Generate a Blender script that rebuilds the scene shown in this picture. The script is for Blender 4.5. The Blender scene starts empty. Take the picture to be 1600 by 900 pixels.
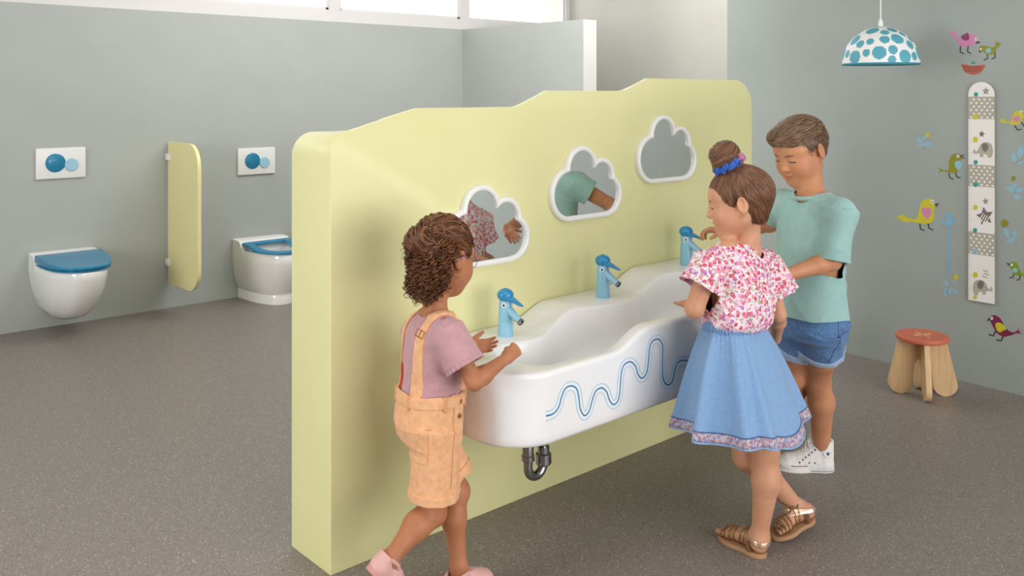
import bpy, bmesh, math, random
import numpy as np
from mathutils import Vector, Matrix
from mathutils.geometry import tessellate_polygon
random.seed(7); RNG = np.random.default_rng(7)
SC = bpy.context.scene
COL = SC.collection

# ------------------------------------------------------------------ camera
FPX = 1420.0; EYE = 1.36; HOR = 147.0
TH = math.atan2(1579, FPX)
FW = np.array([math.cos(TH), math.sin(TH), 0.0]); RT = np.array([math.sin(TH), -math.cos(TH), 0.0])
UPV = np.array([0, 0, 1.0]); CAM = np.array([0, 0, EYE])
cam_d = bpy.data.cameras.new('camera'); cam = bpy.data.objects.new('camera', cam_d); COL.objects.link(cam)
cam.location = (0, 0, EYE); cam.rotation_euler = (math.pi / 2, 0, TH - math.pi / 2)
cam_d.sensor_width = 36; cam_d.lens = FPX / 1600 * 36; cam_d.shift_y = -(450 - HOR) / 1600; cam_d.clip_start = 0.05
SC.camera = cam

# ------------------------------------------------------------------ world, lights, exposure
w = bpy.data.worlds.new('world'); SC.world = w; w.use_nodes = True
w.node_tree.nodes['Background'].inputs[0].default_value = (1.0, 1.0, 1.0, 1)
w.node_tree.nodes['Background'].inputs[1].default_value = 2.6
def area(name, loc, target, sx, sy, power, color=(1, 1, 1)):
    l = bpy.data.lights.new(name, 'AREA'); l.shape = 'RECTANGLE'; l.size = sx; l.size_y = sy
    l.energy = power; l.color = color
    o = bpy.data.objects.new(name, l); COL.objects.link(o); o.location = loc
    o.rotation_euler = (Vector(target) - Vector(loc)).to_track_quat('-Z', 'Y').to_euler()
    return o
area('window_daylight_front', (2.3, -2.75, 1.3), (2.4, 2.4, 0.9), 5.0, 2.1, 172, (1.0, 0.985, 0.985))  # unseen soft source added behind the camera; that wall has no window
area('window_daylight_side', (-2.85, 2.9, 1.5), (1.6, 3.3, 0.6), 2.0, 2.0, 125, (1.0, 0.985, 0.97))  # unseen source added at far left; no opening in that wall
area('ceiling_panel_light', (0.9, 1.2, 2.68), (0.9, 1.3, 0), 2.2, 1.8, 15, (1.0, 0.985, 0.98))  # unseen overhead source added for top light; no fixture modelled
area('ceiling_panel_light_rear', (3.3, 4.2, 2.68), (3.5, 4.9, 0), 2.2, 1.6, 62, (1.0, 0.99, 0.99))  # added overhead to lift the back wall and toilets; no fixture there
area('ceiling_panel_light_passage', (5.3, 4.0, 2.68), (5.5, 4.0, 0), .9, 2.0, 22, (1.0, 0.985, 0.95))  # added out of view to brighten the beige wall past the partition
SC.view_settings.view_transform = 'Standard'
try: SC.view_settings.look = 'None'
except Exception: pass
SC.view_settings.gamma = 1.0; SC.view_settings.use_curve_mapping = False
SC.view_settings.exposure = 0.0

# ------------------------------------------------------------------ point helpers (a sight line meets a real plane)
def ray(u, v): return FW + (u - 800) / FPX * RT + (HOR - v) / FPX * UPV
def P(u, v, t): return CAM + t * ray(u, v)
def PY(u, v, y): k = ray(u, v); return CAM + k * (y / k[1])
def PZ(u, v, z): k = ray(u, v); return CAM + k * ((z - EYE) / k[2])

# ------------------------------------------------------------------ materials
def lin(h):
    if isinstance(h, str):
        h = h.lstrip('#'); c = [int(h[i:i + 2], 16) / 255 for i in (0, 2, 4)]
    else: c = [x / 255 for x in h]
    return [x / 12.92 if x <= .04045 else ((x + .055) / 1.055) ** 2.4 for x in c] + [1.0]
MATS = {}
def base_mat(name, col, rough=.5, metal=0.0, spec=.5, coat=0.0, sss=0.0, emis=None, sheen=0.0):
    m = bpy.data.materials.new(name); m.use_nodes = True; nt = m.node_tree
    b = nt.nodes['Principled BSDF']
    b.inputs['Base Color'].default_value = lin(col); b.inputs['Roughness'].default_value = rough
    b.inputs['Metallic'].default_value = metal; b.inputs['Specular IOR Level'].default_value = spec
    b.inputs['Coat Weight'].default_value = coat
    if sheen: b.inputs['Sheen Weight'].default_value = sheen
    if sss:
        b.inputs['Subsurface Weight'].default_value = sss
        b.inputs['Subsurface Radius'].default_value = (.012, .004, .002); b.inputs['Subsurface Scale'].default_value = 1.0
    MATS[name] = m
    return m, nt, b
def N(nt, typ, **kw):
    n = nt.nodes.new(typ)
    for k, v in kw.items():
        if k in ('inputs',):
            for i, x in v.items(): n.inputs[i].default_value = x
        else: setattr(n, k, v)
    return n
def noise_mat(name, c1, c2, scale=30, rough=.6, bump=0.0, bscale=None, detail=4, stretch=None, lo=.35, hi=.65, **kw):
    """two close tones of one colour mixed by noise, with an optional fine bump"""
    m, nt, b = base_mat(name, c1, rough, **kw); L = nt.links
    tc = N(nt, 'ShaderNodeTexCoord'); src = tc.outputs['Object']
    if stretch:
        mp = N(nt, 'ShaderNodeMapping'); mp.inputs['Scale'].default_value = stretch; L.new(src, mp.inputs[0]); src = mp.outputs[0]
    n = N(nt, 'ShaderNodeTexNoise'); n.inputs['Scale'].default_value = scale; n.inputs['Detail'].default_value = detail
    L.new(src, n.inputs['Vector'])
    r = N(nt, 'ShaderNodeValToRGB'); r.color_ramp.elements[0].position = lo; r.color_ramp.elements[1].position = hi
    r.color_ramp.elements[0].color = lin(c1); r.color_ramp.elements[1].color = lin(c2)
    L.new(n.outputs['Fac'], r.inputs[0]); L.new(r.outputs[0], b.inputs['Base Color'])
    if bump:
        n2 = N(nt, 'ShaderNodeTexNoise'); n2.inputs['Scale'].default_value = bscale or scale * 4; n2.inputs['Detail'].default_value = 3
        L.new(src, n2.inputs['Vector'])
        bp = N(nt, 'ShaderNodeBump'); bp.inputs['Strength'].default_value = bump; bp.inputs['Distance'].default_value = .002
        L.new(n2.outputs['Fac'], bp.inputs['Height']); L.new(bp.outputs[0], b.inputs['Normal'])
    return m

def floor_mat():
    m, nt, b = base_mat('speckled_vinyl', '#6f675e', .42, spec=.4); L = nt.links
    tc = N(nt, 'ShaderNodeTexCoord')
    n = N(nt, 'ShaderNodeTexNoise'); n.inputs['Scale'].default_value = 260; n.inputs['Detail'].default_value = 3
    L.new(tc.outputs['Object'], n.inputs['Vector'])
    r = N(nt, 'ShaderNodeValToRGB'); r.color_ramp.elements[0].position = .3; r.color_ramp.elements[1].position = .72
    r.color_ramp.elements[0].color = lin('#6f6761'); r.color_ramp.elements[1].color = lin('#938a84')
    L.new(n.outputs['Fac'], r.inputs[0]); col = r.outputs[0]
    for sc, thr, c in ((62, .16, '#b5ada5'), (50, .11, '#453f39'), (110, .22, '#5f5852'), (95, .19, '#a69e96')):
        v = N(nt, 'ShaderNodeTexVoronoi'); v.inputs['Scale'].default_value = sc
        L.new(tc.outputs['Object'], v.inputs['Vector'])
        lt = N(nt, 'ShaderNodeMath', operation='LESS_THAN'); lt.inputs[1].default_value = thr
        L.new(v.outputs['Distance'], lt.inputs[0])
        mx = N(nt, 'ShaderNodeMix', data_type='RGBA'); L.new(lt.outputs[0], mx.inputs[0]); L.new(col, mx.inputs[6]); mx.inputs[7].default_value = lin(c)
        col = mx.outputs[2]
    L.new(col, b.inputs['Base Color'])
    return m
floor_mat()
noise_mat('grey_green_paint', '#adb2ae', '#b0b5b1', 3, .55, .03, 400)
noise_mat('sage_paint', '#a0a8a4', '#a3aba7', 3, .55, .03, 400)
noise_mat('beige_paint', '#c6c5bc', '#cac9c0', 3, .6, .03, 400)
noise_mat('white_paint', '#ececea', '#e8e8e6', 4, .5)
noise_mat('yellow_laminate', '#e0dda4', '#e2dfa8', 4, .38, .0, spec=.4)
noise_mat('yellow_panel', '#eee6a8', '#f0e8ac', 4, .35)
base_mat('white_ceramic', '#f2f2f1', .10, spec=.6, coat=.5)
base_mat('solid_surface', '#eeeeef', .22, spec=.5, coat=.2)
base_mat('white_plastic', '#ececea', .25)
base_mat('teal_plastic', '#1a7fa8', .22, coat=.3)
base_mat('light_blue_plastic', '#9ecbe0', .3)
base_mat('duck_light', '#8ec3dc', .28, coat=.2)
base_mat('duck_blue', '#1587bd', .25, coat=.3)
base_mat('chrome', '#9a9a9c', .09, metal=1.0)
base_mat('mirror_glass', '#eceeee', .02, metal=1.0)
base_mat('black', '#15151a', .35)
base_mat('dark_rubber', '#2a2522', .7)
base_mat('white_eye', '#f4f2ee', .25)
base_mat('decal_blue', '#2b7fb0', .35); base_mat('decal_light', '#a9d2e6', .35)
base_mat('window_white', '#dcd9d8', .45)
def glass_mat():
    m = bpy.data.materials.new('window_glass'); m.use_nodes = True; nt = m.node_tree; nt.nodes.clear()
    o = N(nt, 'ShaderNodeOutputMaterial'); t = N(nt, 'ShaderNodeBsdfTransparent'); g = N(nt, 'ShaderNodeBsdfGlossy')
    g.inputs['Roughness'].default_value = .05; mx = N(nt, 'ShaderNodeMixShader'); mx.inputs[0].default_value = .06
    nt.links.new(t.outputs[0], mx.inputs[1]); nt.links.new(g.outputs[0], mx.inputs[2]); nt.links.new(mx.outputs[0], o.inputs[0])
    MATS['window_glass'] = m
    m2 = m.copy(); m2.name = 'spectacle_glass'; MATS['spectacle_glass'] = m2
glass_mat()
def skin_mat(name, c, c2):
    m = noise_mat(name, c, c2, 14, .5, .10, 500, detail=3, spec=.35, sss=.12); nt = m.node_tree; L = nt.links
    b = nt.nodes['Principled BSDF']; at = N(nt, 'ShaderNodeAttribute', attribute_name='tint')
    src = b.inputs['Base Color'].links[0].from_socket
    mx = N(nt, 'ShaderNodeMix', data_type='RGBA'); L.new(at.outputs['Fac'], mx.inputs[0]); L.new(src, mx.inputs[6])
    mx.inputs[7].default_value = lin('#b8605a'); L.new(mx.outputs[2], b.inputs['Base Color'])
skin_mat('skin_tan', '#b97d59', '#af7250'); skin_mat('skin_fair', '#d09b7c', '#c69070'); skin_mat('skin_warm', '#c88e6a', '#bd8260')
def hair_mat(name, c1, c2, c3):
    m, nt, b = base_mat(name, c1, .38, spec=.5); L = nt.links
    tc = N(nt, 'ShaderNodeTexCoord'); n = N(nt, 'ShaderNodeTexNoise'); n.inputs['Scale'].default_value = 38; n.inputs['Detail'].default_value = 2
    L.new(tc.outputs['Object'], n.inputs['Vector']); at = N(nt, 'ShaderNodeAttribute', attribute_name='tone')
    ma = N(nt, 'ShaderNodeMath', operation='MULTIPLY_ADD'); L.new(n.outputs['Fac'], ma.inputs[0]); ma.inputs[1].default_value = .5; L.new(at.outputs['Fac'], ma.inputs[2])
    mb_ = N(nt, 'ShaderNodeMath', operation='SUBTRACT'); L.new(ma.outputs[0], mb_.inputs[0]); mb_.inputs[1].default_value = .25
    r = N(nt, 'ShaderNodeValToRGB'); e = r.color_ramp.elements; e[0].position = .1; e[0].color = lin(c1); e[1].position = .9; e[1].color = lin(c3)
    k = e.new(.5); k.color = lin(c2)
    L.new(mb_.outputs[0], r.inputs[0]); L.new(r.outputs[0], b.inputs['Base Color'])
hair_mat('hair_curly_brown', '#3d2012', '#64391f', '#93623a'); hair_mat('hair_brown', '#4a2d1e', '#6e4932', '#94694a'); hair_mat('hair_short', '#4a3425', '#70523c', '#a08465')
base_mat('brow', '#5a3a28', .6)
def weave(name, c1, c2, scale, bump=.25, **kw): noise_mat(name, c1, c2, scale, .85, bump, 900, sheen=.2, **kw)
weave('mauve_cotton', '#bb8f95', '#c2969c', 40)
weave('mauve_trim', '#c9a0a6', '#b5878e', 300, .5)
weave('peach_denim', '#e3a878', '#edb88b', 60)
weave('peach_seam', '#d89a68', '#e0a473', 200)
weave('aqua_cotton', '#93b9b5', '#99bfbb', 40)
weave('aqua_rib', '#8ab3aa', '#9cc2b9', 300)
weave('denim_blue', '#4a6f9e', '#5c82b0', 120)
weave('denim_cuff', '#8fa9c8', '#a2b8d2', 160)
weave('denim_dark', '#3c5d8c', '#466a99', 120)
weave('skirt_denim', '#7599c4', '#7fa3cc', 220, stretch=(1, 1, .5))
weave('skirt_band', '#6f93bf', '#86a8cf', 140)
weave('white_canvas', '#e9e7e6', '#dfdddc', 200)
base_mat('white_rubber', '#e8e4e0', .5); base_mat('red_stripe', '#8c2f3a', .5); base_mat('navy', '#26356a', .5)
base_mat('pink_leather', '#d9a9a3', .5); base_mat('pink_sole', '#c99089', .6)
base_mat('bronze_leather', '#8a6543', .38, metal=.25); base_mat('rose_gold', '#d9b7a0', .28, metal=.7); base_mat('tan_sole', '#b08763', .7)
base_mat('red_lining', '#b23a24', .8); base_mat('brass', '#b98a50', .3, metal=.9)
weave('scrunchie_blue', '#1d55b4', '#2a68c8', 60); weave('scrunchie_pink', '#d992b0', '#8a4a78', 130); weave('scrunchie_gold', '#b58a55', '#8e6a40', 90)
base_mat('purple_wire', '#6a4a72', .35)
noise_mat('birch', '#d9b88a', '#cda878', 10, .5, stretch=(6, 6, .7)); base_mat('coral_paint', '#c96a50', .5)
def floral():
    m, nt, b = base_mat('floral_cotton', '#f0dfe2', .85); L = nt.links
    tc = N(nt, 'ShaderNodeTexCoord')
    w1 = N(nt, 'ShaderNodeTexNoise'); w1.inputs['Scale'].default_value = 130; L.new(tc.outputs['Object'], w1.inputs['Vector'])
    ad = N(nt, 'ShaderNodeMix', data_type='RGBA', blend_type='ADD'); ad.inputs[0].default_value = .008
    L.new(tc.outputs['Object'], ad.inputs[6]); L.new(w1.outputs['Color'], ad.inputs[7])
    col = None
    for i, (sc, thr, cols) in enumerate(((125, .46, ['#93a78c', '#c9b2d8', '#ecc7d0', '#a9b79c', '#e08aa0']),
                                         (78, .47, ['#cc4a68', '#d9678c', '#bd6cb6', '#d87e97', '#c44a5c', '#e5a0b8'])
                                         )):
        v = N(nt, 'ShaderNodeTexVoronoi'); v.inputs['Scale'].default_value = sc
        L.new(ad.outputs[2], v.inputs['Vector'])
        lt = N(nt, 'ShaderNodeMath', operation='LESS_THAN'); lt.inputs[1].default_value = thr; L.new(v.outputs['Distance'], lt.inputs[0])
        sp = N(nt, 'ShaderNodeSeparateColor'); L.new(v.outputs['Color'], sp.inputs[0])
        r = N(nt, 'ShaderNodeValToRGB'); r.color_ramp.interpolation = 'CONSTANT'; e = r.color_ramp.elements
        e[0].position = 0; e[0].color = lin(cols[0]); e[1].position = 1 / len(cols); e[1].color = lin(cols[1])
        for k in range(2, len(cols)): q = e.new(k / len(cols)); q.color = lin(cols[k])
        L.new(sp.outputs[0], r.inputs[0])
        mx = N(nt, 'ShaderNodeMix', data_type='RGBA'); L.new(lt.outputs[0], mx.inputs[0])
        if col is None: mx.inputs[6].default_value = lin('#ecdce0')
        else: L.new(col, mx.inputs[6])
        L.new(r.outputs[0], mx.inputs[7]); col = mx.outputs[2]
        if i == 1:
            l2 = N(nt, 'ShaderNodeMath', operation='LESS_THAN'); l2.inputs[1].default_value = .13; L.new(v.outputs['Distance'], l2.inputs[0])
            m2 = N(nt, 'ShaderNodeMix', data_type='RGBA'); L.new(l2.outputs[0], m2.inputs[0]); L.new(col, m2.inputs[6]); m2.inputs[7].default_value = lin('#f6d7c4'); col = m2.outputs[2]
    L.new(col, b.inputs['Base Color'])
floral()
def embroidery():
    m, nt, b = base_mat('embroidered_braid', '#c9b4bc', .9); L = nt.links
    tc = N(nt, 'ShaderNodeTexCoord'); v = N(nt, 'ShaderNodeTexVoronoi'); v.inputs['Scale'].default_value = 160; L.new(tc.outputs['Object'], v.inputs['Vector'])
    sp = N(nt, 'ShaderNodeSeparateColor'); L.new(v.outputs['Color'], sp.inputs[0])
    r = N(nt, 'ShaderNodeValToRGB'); r.color_ramp.interpolation = 'CONSTANT'; e = r.color_ramp.elements
    e[0].position = 0; e[0].color = lin('#b3a9b8'); e[1].position = .3; e[1].color = lin('#7d90b8')
    for p, c in ((.5, '#a9808a'), (.68, '#c2b2b8'), (.85, '#94707e')): q = e.new(p); q.color = lin(c)
    L.new(sp.outputs[0], r.inputs[0]); L.new(r.outputs[0], b.inputs['Base Color'])
embroidery()
for nm, c in dict(st_pink='#d487b2', st_plum='#8a3a6b', st_olive='#8f8f1e', st_yellow='#cfc62a', st_sky='#92bccf', st_green='#7f9a1e', st_maroon='#7d1d4d',
                  st_dark='#35302b', st_teal='#2a9a93', st_grey='#9b9790', st_dgrey='#75716d', st_beige='#b3ae9f', st_white='#f0ecea', st_nest='#b5654f',
                  st_nestd='#8d4535', st_fade='#7fb3c9', lamp_blue='#57a9bd', lamp_inside='#2f93aa', cord_white='#f1f1ef', board_edge='#8f8c7d').items():
    base_mat(nm, c, .55)

# ------------------------------------------------------------------ mesh building
ORG = {}
class MB:
    def __init__(s): s.v = []; s.f = []; s.m = []
    def add(s, vs, fs, mi=0):
        o = len(s.v); s.v += [tuple(map(float, x)) for x in vs]; s.f += [tuple(i + o for i in f) for f in fs]; s.m += [mi] * len(fs); return s
    def box(s, lo, hi, mi=0):
        x0, y0, z0 = lo; x1, y1, z1 = hi
        return s.add([(x0, y0, z0), (x1, y0, z0), (x1, y1, z0), (x0, y1, z0), (x0, y0, z1), (x1, y0, z1), (x1, y1, z1), (x0, y1, z1)],
                     [(0, 3, 2, 1), (4, 5, 6, 7), (0, 1, 5, 4), (1, 2, 6, 5), (2, 3, 7, 6), (3, 0, 4, 7)], mi)
    def loops(s, rings, close=True, cap0=False, cap1=False, mi=0):
        n = len(rings[0]); vs = [p for r in rings for p in r]; fs = []
        for i in range(len(rings) - 1):
            for j in range(n if close else n - 1):
                k = (j + 1) % n; fs.append((i * n + j, i * n + k, (i + 1) * n + k, (i + 1) * n + j))
        if cap0: fs.append(tuple(range(n))[::-1])
        if cap1: fs.append(tuple((len(rings) - 1) * n + j for j in range(n)))
        return s.add(vs, fs, mi)
    def tube(s, pts, rad, n=10, mi=0, flat=None, caps=True):
        pts = [np.array(p, float) for p in pts]; m = len(pts)
        if np.isscalar(rad): rad = [rad] * m
        rings = []; prev = None
        for i in range(m):
            t = pts[min(i + 1, m - 1)] - pts[max(i - 1, 0)]; t = t / (np.linalg.norm(t) + 1e-12)
            if prev is None:
                a = np.array([0, 0, 1.]) if abs(t[2]) < .9 else np.array([1., 0, 0])
                if flat is not None: a = np.array(flat, float)
            else: a = prev
            a = a - t * (a @ t); a /= np.linalg.norm(a); b = np.cross(t, a); prev = a
            r = rad[i]; ra, rb = (r, r) if np.isscalar(r) else r
            rings.append([pts[i] + a * ra * math.cos(q) + b * rb * math.sin(q) for q in np.linspace(0, 2 * math.pi, n, endpoint=False)])
        return s.loops(rings, True, caps, caps, mi)
    def lathe(s, prof, c, axis=(0, 0, 1), n=32, mi=0, xdir=None):
        ax = np.array(axis, float); ax /= np.linalg.norm(ax)
        a = np.array(xdir if xdir is not None else ((1, 0, 0) if abs(ax[0]) < .9 else (0, 1, 0)), float); a = a - ax * (a @ ax); a /= np.linalg.norm(a); b = np.cross(ax, a)
        c = np.array(c, float)
        rings = [[c + ax * z + (a * math.cos(q) + b * math.sin(q)) * max(r, 1e-5) for q in np.linspace(0, 2 * math.pi, n, endpoint=False)] for r, z in prof]
        return s.loops(rings, True, prof[0][0] > 1e-4, prof[-1][0] > 1e-4, mi)
    def prism(s, out, o, a, b, nrm, h, mi=0, bev=0.0):
        """outline (2-D) in plane o + x a + y b, thickened by h along nrm"""
        o, a, b, nrm = (np.array(q, float) for q in (o, a, b, nrm)); n = len(out)
        tri = tessellate_polygon([[Vector((p[0], p[1], 0)) for p in out]])
        def ring(off, sh):
            if sh == 0: q = out
            else:
                q = []
                for i in range(n):
                    p0, p1, p2 = np.array(out[i - 1]), np.array(out[i]), np.array(out[(i + 1) % n])
                    t = p2 - p0; t = t / (np.linalg.norm(t) + 1e-12); nn = np.array([-t[1], t[0]]) * SG
                    q.append(p1 + nn * sh)
            return [o + p[0] * a + p[1] * b + nrm * off for p in q]
        ar = sum(out[i][0] * out[(i + 1) % n][1] - out[(i + 1) % n][0] * out[i][1] for i in range(n)); SG = 1 if ar > 0 else -1
        rings = [ring(0, 0), ring(h - bev, 0)]
        if bev: rings += [ring(h - bev * .3, bev * .3), ring(h, bev)]
        s.loops(rings, mi=mi)
        s.add(rings[0], [t for t in tri], mi); s.add(rings[-1], [t[::-1] for t in tri], mi)
        return s
    def bevel_box(s, lo, hi, r, mi=0, seg=3):
        bm = bmesh.new(); bmesh.ops.create_cube(bm, size=1)
        for v in bm.verts: v.co = Vector([(lo[i] + hi[i]) / 2 + v.co[i] * (hi[i] - lo[i]) for i in range(3)])
        bmesh.ops.bevel(bm, geom=bm.edges[:], offset=r, segments=seg, affect='EDGES', profile=.5)
        bm.verts.index_update(); s.add([v.co[:] for v in bm.verts], [[v.index for v in f.verts] for f in bm.faces], mi); bm.free(); return s
def origin_of(o): return ORG.get(o.name, (0, 0, 0)) if o else (0, 0, 0)
def link(name, me, mats, parent=None, origin=None, smooth=True, sharp=35):
    o = bpy.data.objects.new(name, me); COL.objects.link(o)
    for m in (mats if isinstance(mats, (list, tuple)) else [mats]): me.materials.append(MATS[m])
    if smooth:
        me.polygons.foreach_set('use_smooth', [True] * len(me.polygons))
        if sharp:
            try: me.set_sharp_from_angle(angle=math.radians(sharp))
            except Exception: pass
    if parent is not None:
        po = origin_of(parent); o.parent = parent; ORG[o.name] = po
        me.transform(Matrix.Translation([-x for x in po]))
    else:
        og = origin if origin is not None else (0, 0, 0); o.location = og; ORG[o.name] = tuple(og)
        me.transform(Matrix.Translation([-x for x in og]))
    return o
def obj(name, mb, mats, parent=None, origin=None, smooth=True, sharp=35, fix=True):
    me = bpy.data.meshes.new(name); me.from_pydata(mb.v, [], [list(f) for f in mb.f])
    me.polygons.foreach_set('material_index', mb.m)
    if fix:
        bm = bmesh.new(); bm.from_mesh(me); bmesh.ops.remove_doubles(bm, verts=bm.verts, dist=1e-6); bmesh.ops.recalc_face_normals(bm, faces=bm.faces); bm.to_mesh(me); bm.free()
    me.update(); return link(name, me, mats, parent, origin, smooth, sharp)
def tag(o, label=None, cat=None, group=None, kind=None):
    if label: o['label'] = label
    if cat: o['category'] = cat
    if group: o['group'] = group
    if kind: o['kind'] = kind
    return o
def thing(name, loc, label, cat, group=None):
    o = bpy.data.objects.new(name, None); COL.objects.link(o); o.location = tuple(map(float, loc)); ORG[o.name] = tuple(map(float, loc)); o.empty_display_size = .05
    return tag(o, label, cat, group)
def copy_tree(o, loc=None, label=None, parent=None):
    c = o.copy(); COL.objects.link(c); c.parent = parent
    if loc is not None: c.location = tuple(map(float, loc))
    if label: c['label'] = label
    for ch in [x for x in o.children]: copy_tree(ch, None, None, c)
    return c
def struct(name, mb, mats, **kw): return tag(obj(name, mb, mats, **kw), kind='structure')
def smooth_closed(pts, k=6):
    out = []; n = len(pts); p = [np.array(q, float) for q in pts]
    for i in range(n):
        a, b, c, d = p[i - 1], p[i], p[(i + 1) % n], p[(i + 2) % n]
        for j in range(k):
            t = j / k; out.append(.5 * ((2 * b) + (c - a) * t + (2 * a - 5 * b + 4 * c - d) * t * t + (3 * b - a - 3 * c + d) * t ** 3))
    return out
def smooth_open(pts, k=6):
    p = [np.array(q, float) for q in pts]; p = [2 * p[0] - p[1]] + p + [2 * p[-1] - p[-2]]; out = []
    for i in range(1, len(p) - 2):
        a, b, c, d = p[i - 1], p[i], p[i + 1], p[i + 2]
        for j in range(k):
            t = j / k; out.append(.5 * ((2 * b) + (c - a) * t + (2 * a - 5 * b + 4 * c - d) * t * t + (3 * b - a - 3 * c + d) * t ** 3))
    out.append(p[-2]); return out
def sstep(x, a, b):
    t = np.clip((x - a) / (b - a), 0, 1); return t * t * (3 - 2 * t)

# ------------------------------------------------------------------ the room
mb = MB(); mb.box((-3, -3, -.1), (6.1, 6.2, 0)); struct('floor', mb, 'speckled_vinyl', smooth=False)
mb = MB(); mb.box((-3, -3, 2.75), (6.1, 6.2, 2.85)); struct('ceiling', mb, 'white_paint', smooth=False)
mb = MB(); mb.box((-3, 5.76, 0), (5.93, 5.92, 1.885)); struct('wall_back', mb, 'grey_green_paint', smooth=False)
mb = MB(); mb.box((-3, 5.76, 2.62), (5.93, 5.92, 2.75)); struct('wall_back_header', mb, 'white_paint', smooth=False)
mb = MB(); mb.box((4.64, 4.41, 0), (4.775, 5.76, 1.885), 0)
mb.m[2] = 1; struct('wall_partition', mb, ['grey_green_paint', 'white_paint'], smooth=False)
mb = MB(); mb.box((5.93, -3, 0), (6.1, 6.2, 2.75)); struct('wall_far', mb, 'beige_paint', smooth=False)
W0 = np.array([4.451, 1.498, 0]); WD = np.array([.0585, .9983, 0]); WD /= np.linalg.norm(WD); WN = np.array([-WD[1], WD[0], 0])
def PW(u, v, off=0.0):
    k = ray(u, v); t = ((W0 - CAM + WN * off) @ WN) / (k @ WN); return CAM + k * t
mb = MB(); a = W0 - WD * 4.5; b = W0 + WD * 1.655; T = -WN * .135
mb.add([a, b, b + T, a + T] + [q + UPV * 2.75 for q in (a, b, b + T, a + T)], [(0, 1, 2, 3), (4, 5, 6, 7), (0, 1, 5, 4), (1, 2, 6, 5), (2, 3, 7, 6), (3, 0, 4, 7)])
struct('wall_right', mb, 'sage_paint', smooth=False)
mb = MB(); mb.box((-3.15, -3, 0), (-3, 6.2, 2.75)); struct('wall_left', mb, 'sage_paint', smooth=False)
mb = MB(); mb.box((-3, -3.15, 0), (6.1, -3, 2.75)); struct('wall_front', mb, 'beige_paint', smooth=False)
# high window band above the back wall
edges = [-3.0, -1.42, -.21, 1.0, 2.22, 3.46, 4.675, 5.89]
for i in range(len(edges) - 1):
    x0, x1 = edges[i], edges[i + 1]; wn = bpy.data.objects.new('window_%d' % (i + 1), None); COL.objects.link(wn)
    wn.location = ((x0 + x1) / 2, 5.8, 1.885); ORG[wn.name] = tuple(wn.location); tag(wn, kind='structure')
    f = MB(); z0, z1 = 1.885, 2.62; t = .045; r = .085
    f.box((x0, 5.77, z0), (x1, 5.86, z0 + r)); f.box((x0, 5.77, z1 - r), (x1, 5.86, z1)); f.box((x0, 5.77, z0 + r), (x0 + t, 5.86, z1 - r)); f.box((x1 - t, 5.77, z0 + r), (x1, 5.86, z1 - r))
    # inner bead
    f.box((x0 + t, 5.79, z0 + r), (x1 - t, 5.84, z0 + r + .018)); f.box((x0 + t, 5.79, z0 + r), (x0 + t + .018, 5.84, z1 - r)); f.box((x1 - t - .018, 5.79, z0 + r), (x1 - t, 5.84, z1 - r))
    obj('window_frame', f, 'window_white', wn, smooth=False)
    g = MB(); g.box((x0 + t, 5.812, z0 + r), (x1 - t, 5.818, z1 - r)); obj('window_pane', g, 'window_glass', wn, smooth=False)

# ------------------------------------------------------------------ yellow washing wall
Y0 = 2.25
top = [(1.336, 0), (1.336, 1.19)]
for q in np.linspace(0, 90, 9): top.append((1.336 + .065 - .065 * math.cos(math.radians(q)), 1.19 + .065 * math.sin(math.radians(q))))
def ztop(x):
    z = 1.255 + (x - 1.40) * .20 * (x < 1.5) + .02 * (x >= 1.5)
    z = 1.255 + .028 * float(sstep(x, 1.38, 1.53)) + .034 * float(np.clip((x - 1.50) / .14, 0, 1))
    z += .055 * float(np.clip((x - 2.04) / .15, 0, 1) ** 1.15); z += .048 * float(np.clip((x - 2.58) / .15, 0, 1) ** 1.15); return z
for x in np.linspace(1.42, 3.30, 120): top.append((x, ztop(x)))
for q in np.linspace(0, 90, 9): top.append((3.313 + .12 * math.sin(math.radians(q)), 1.30 + .12 * math.cos(math.radians(q))))
top.append((3.433, 0))
ww = thing('washing_wall', (2.38, Y0 + .11, 0), 'freestanding pale yellow partition with a stepped wavy top, carrying basin and mirrors', 'partition')
mb = MB(); mb.prism(top, (0, Y0 + .019, 0), (1, 0, 0), (0, 0, 1), (0, -1, 0), .019, bev=.002); obj('front_board', mb, 'yellow_laminate', ww, sharp=30)
core = [(1.336, 0), (1.336, 1.175)] + [(1.336 + .07 - .07 * math.cos(q), 1.175 + .07 * math.sin(q)) for q in np.linspace(0, math.pi / 2, 10)] + [(3.36, 1.245), (3.433, 1.17), (3.433, 0)]
mb = MB(); mb.prism(core, (0, Y0 + .019, 0), (1, 0, 0), (0, 0, 1), (0, 1, 0), .209, bev=.002); obj('wall_core', mb, 'yellow_laminate', ww, sharp=30)
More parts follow.
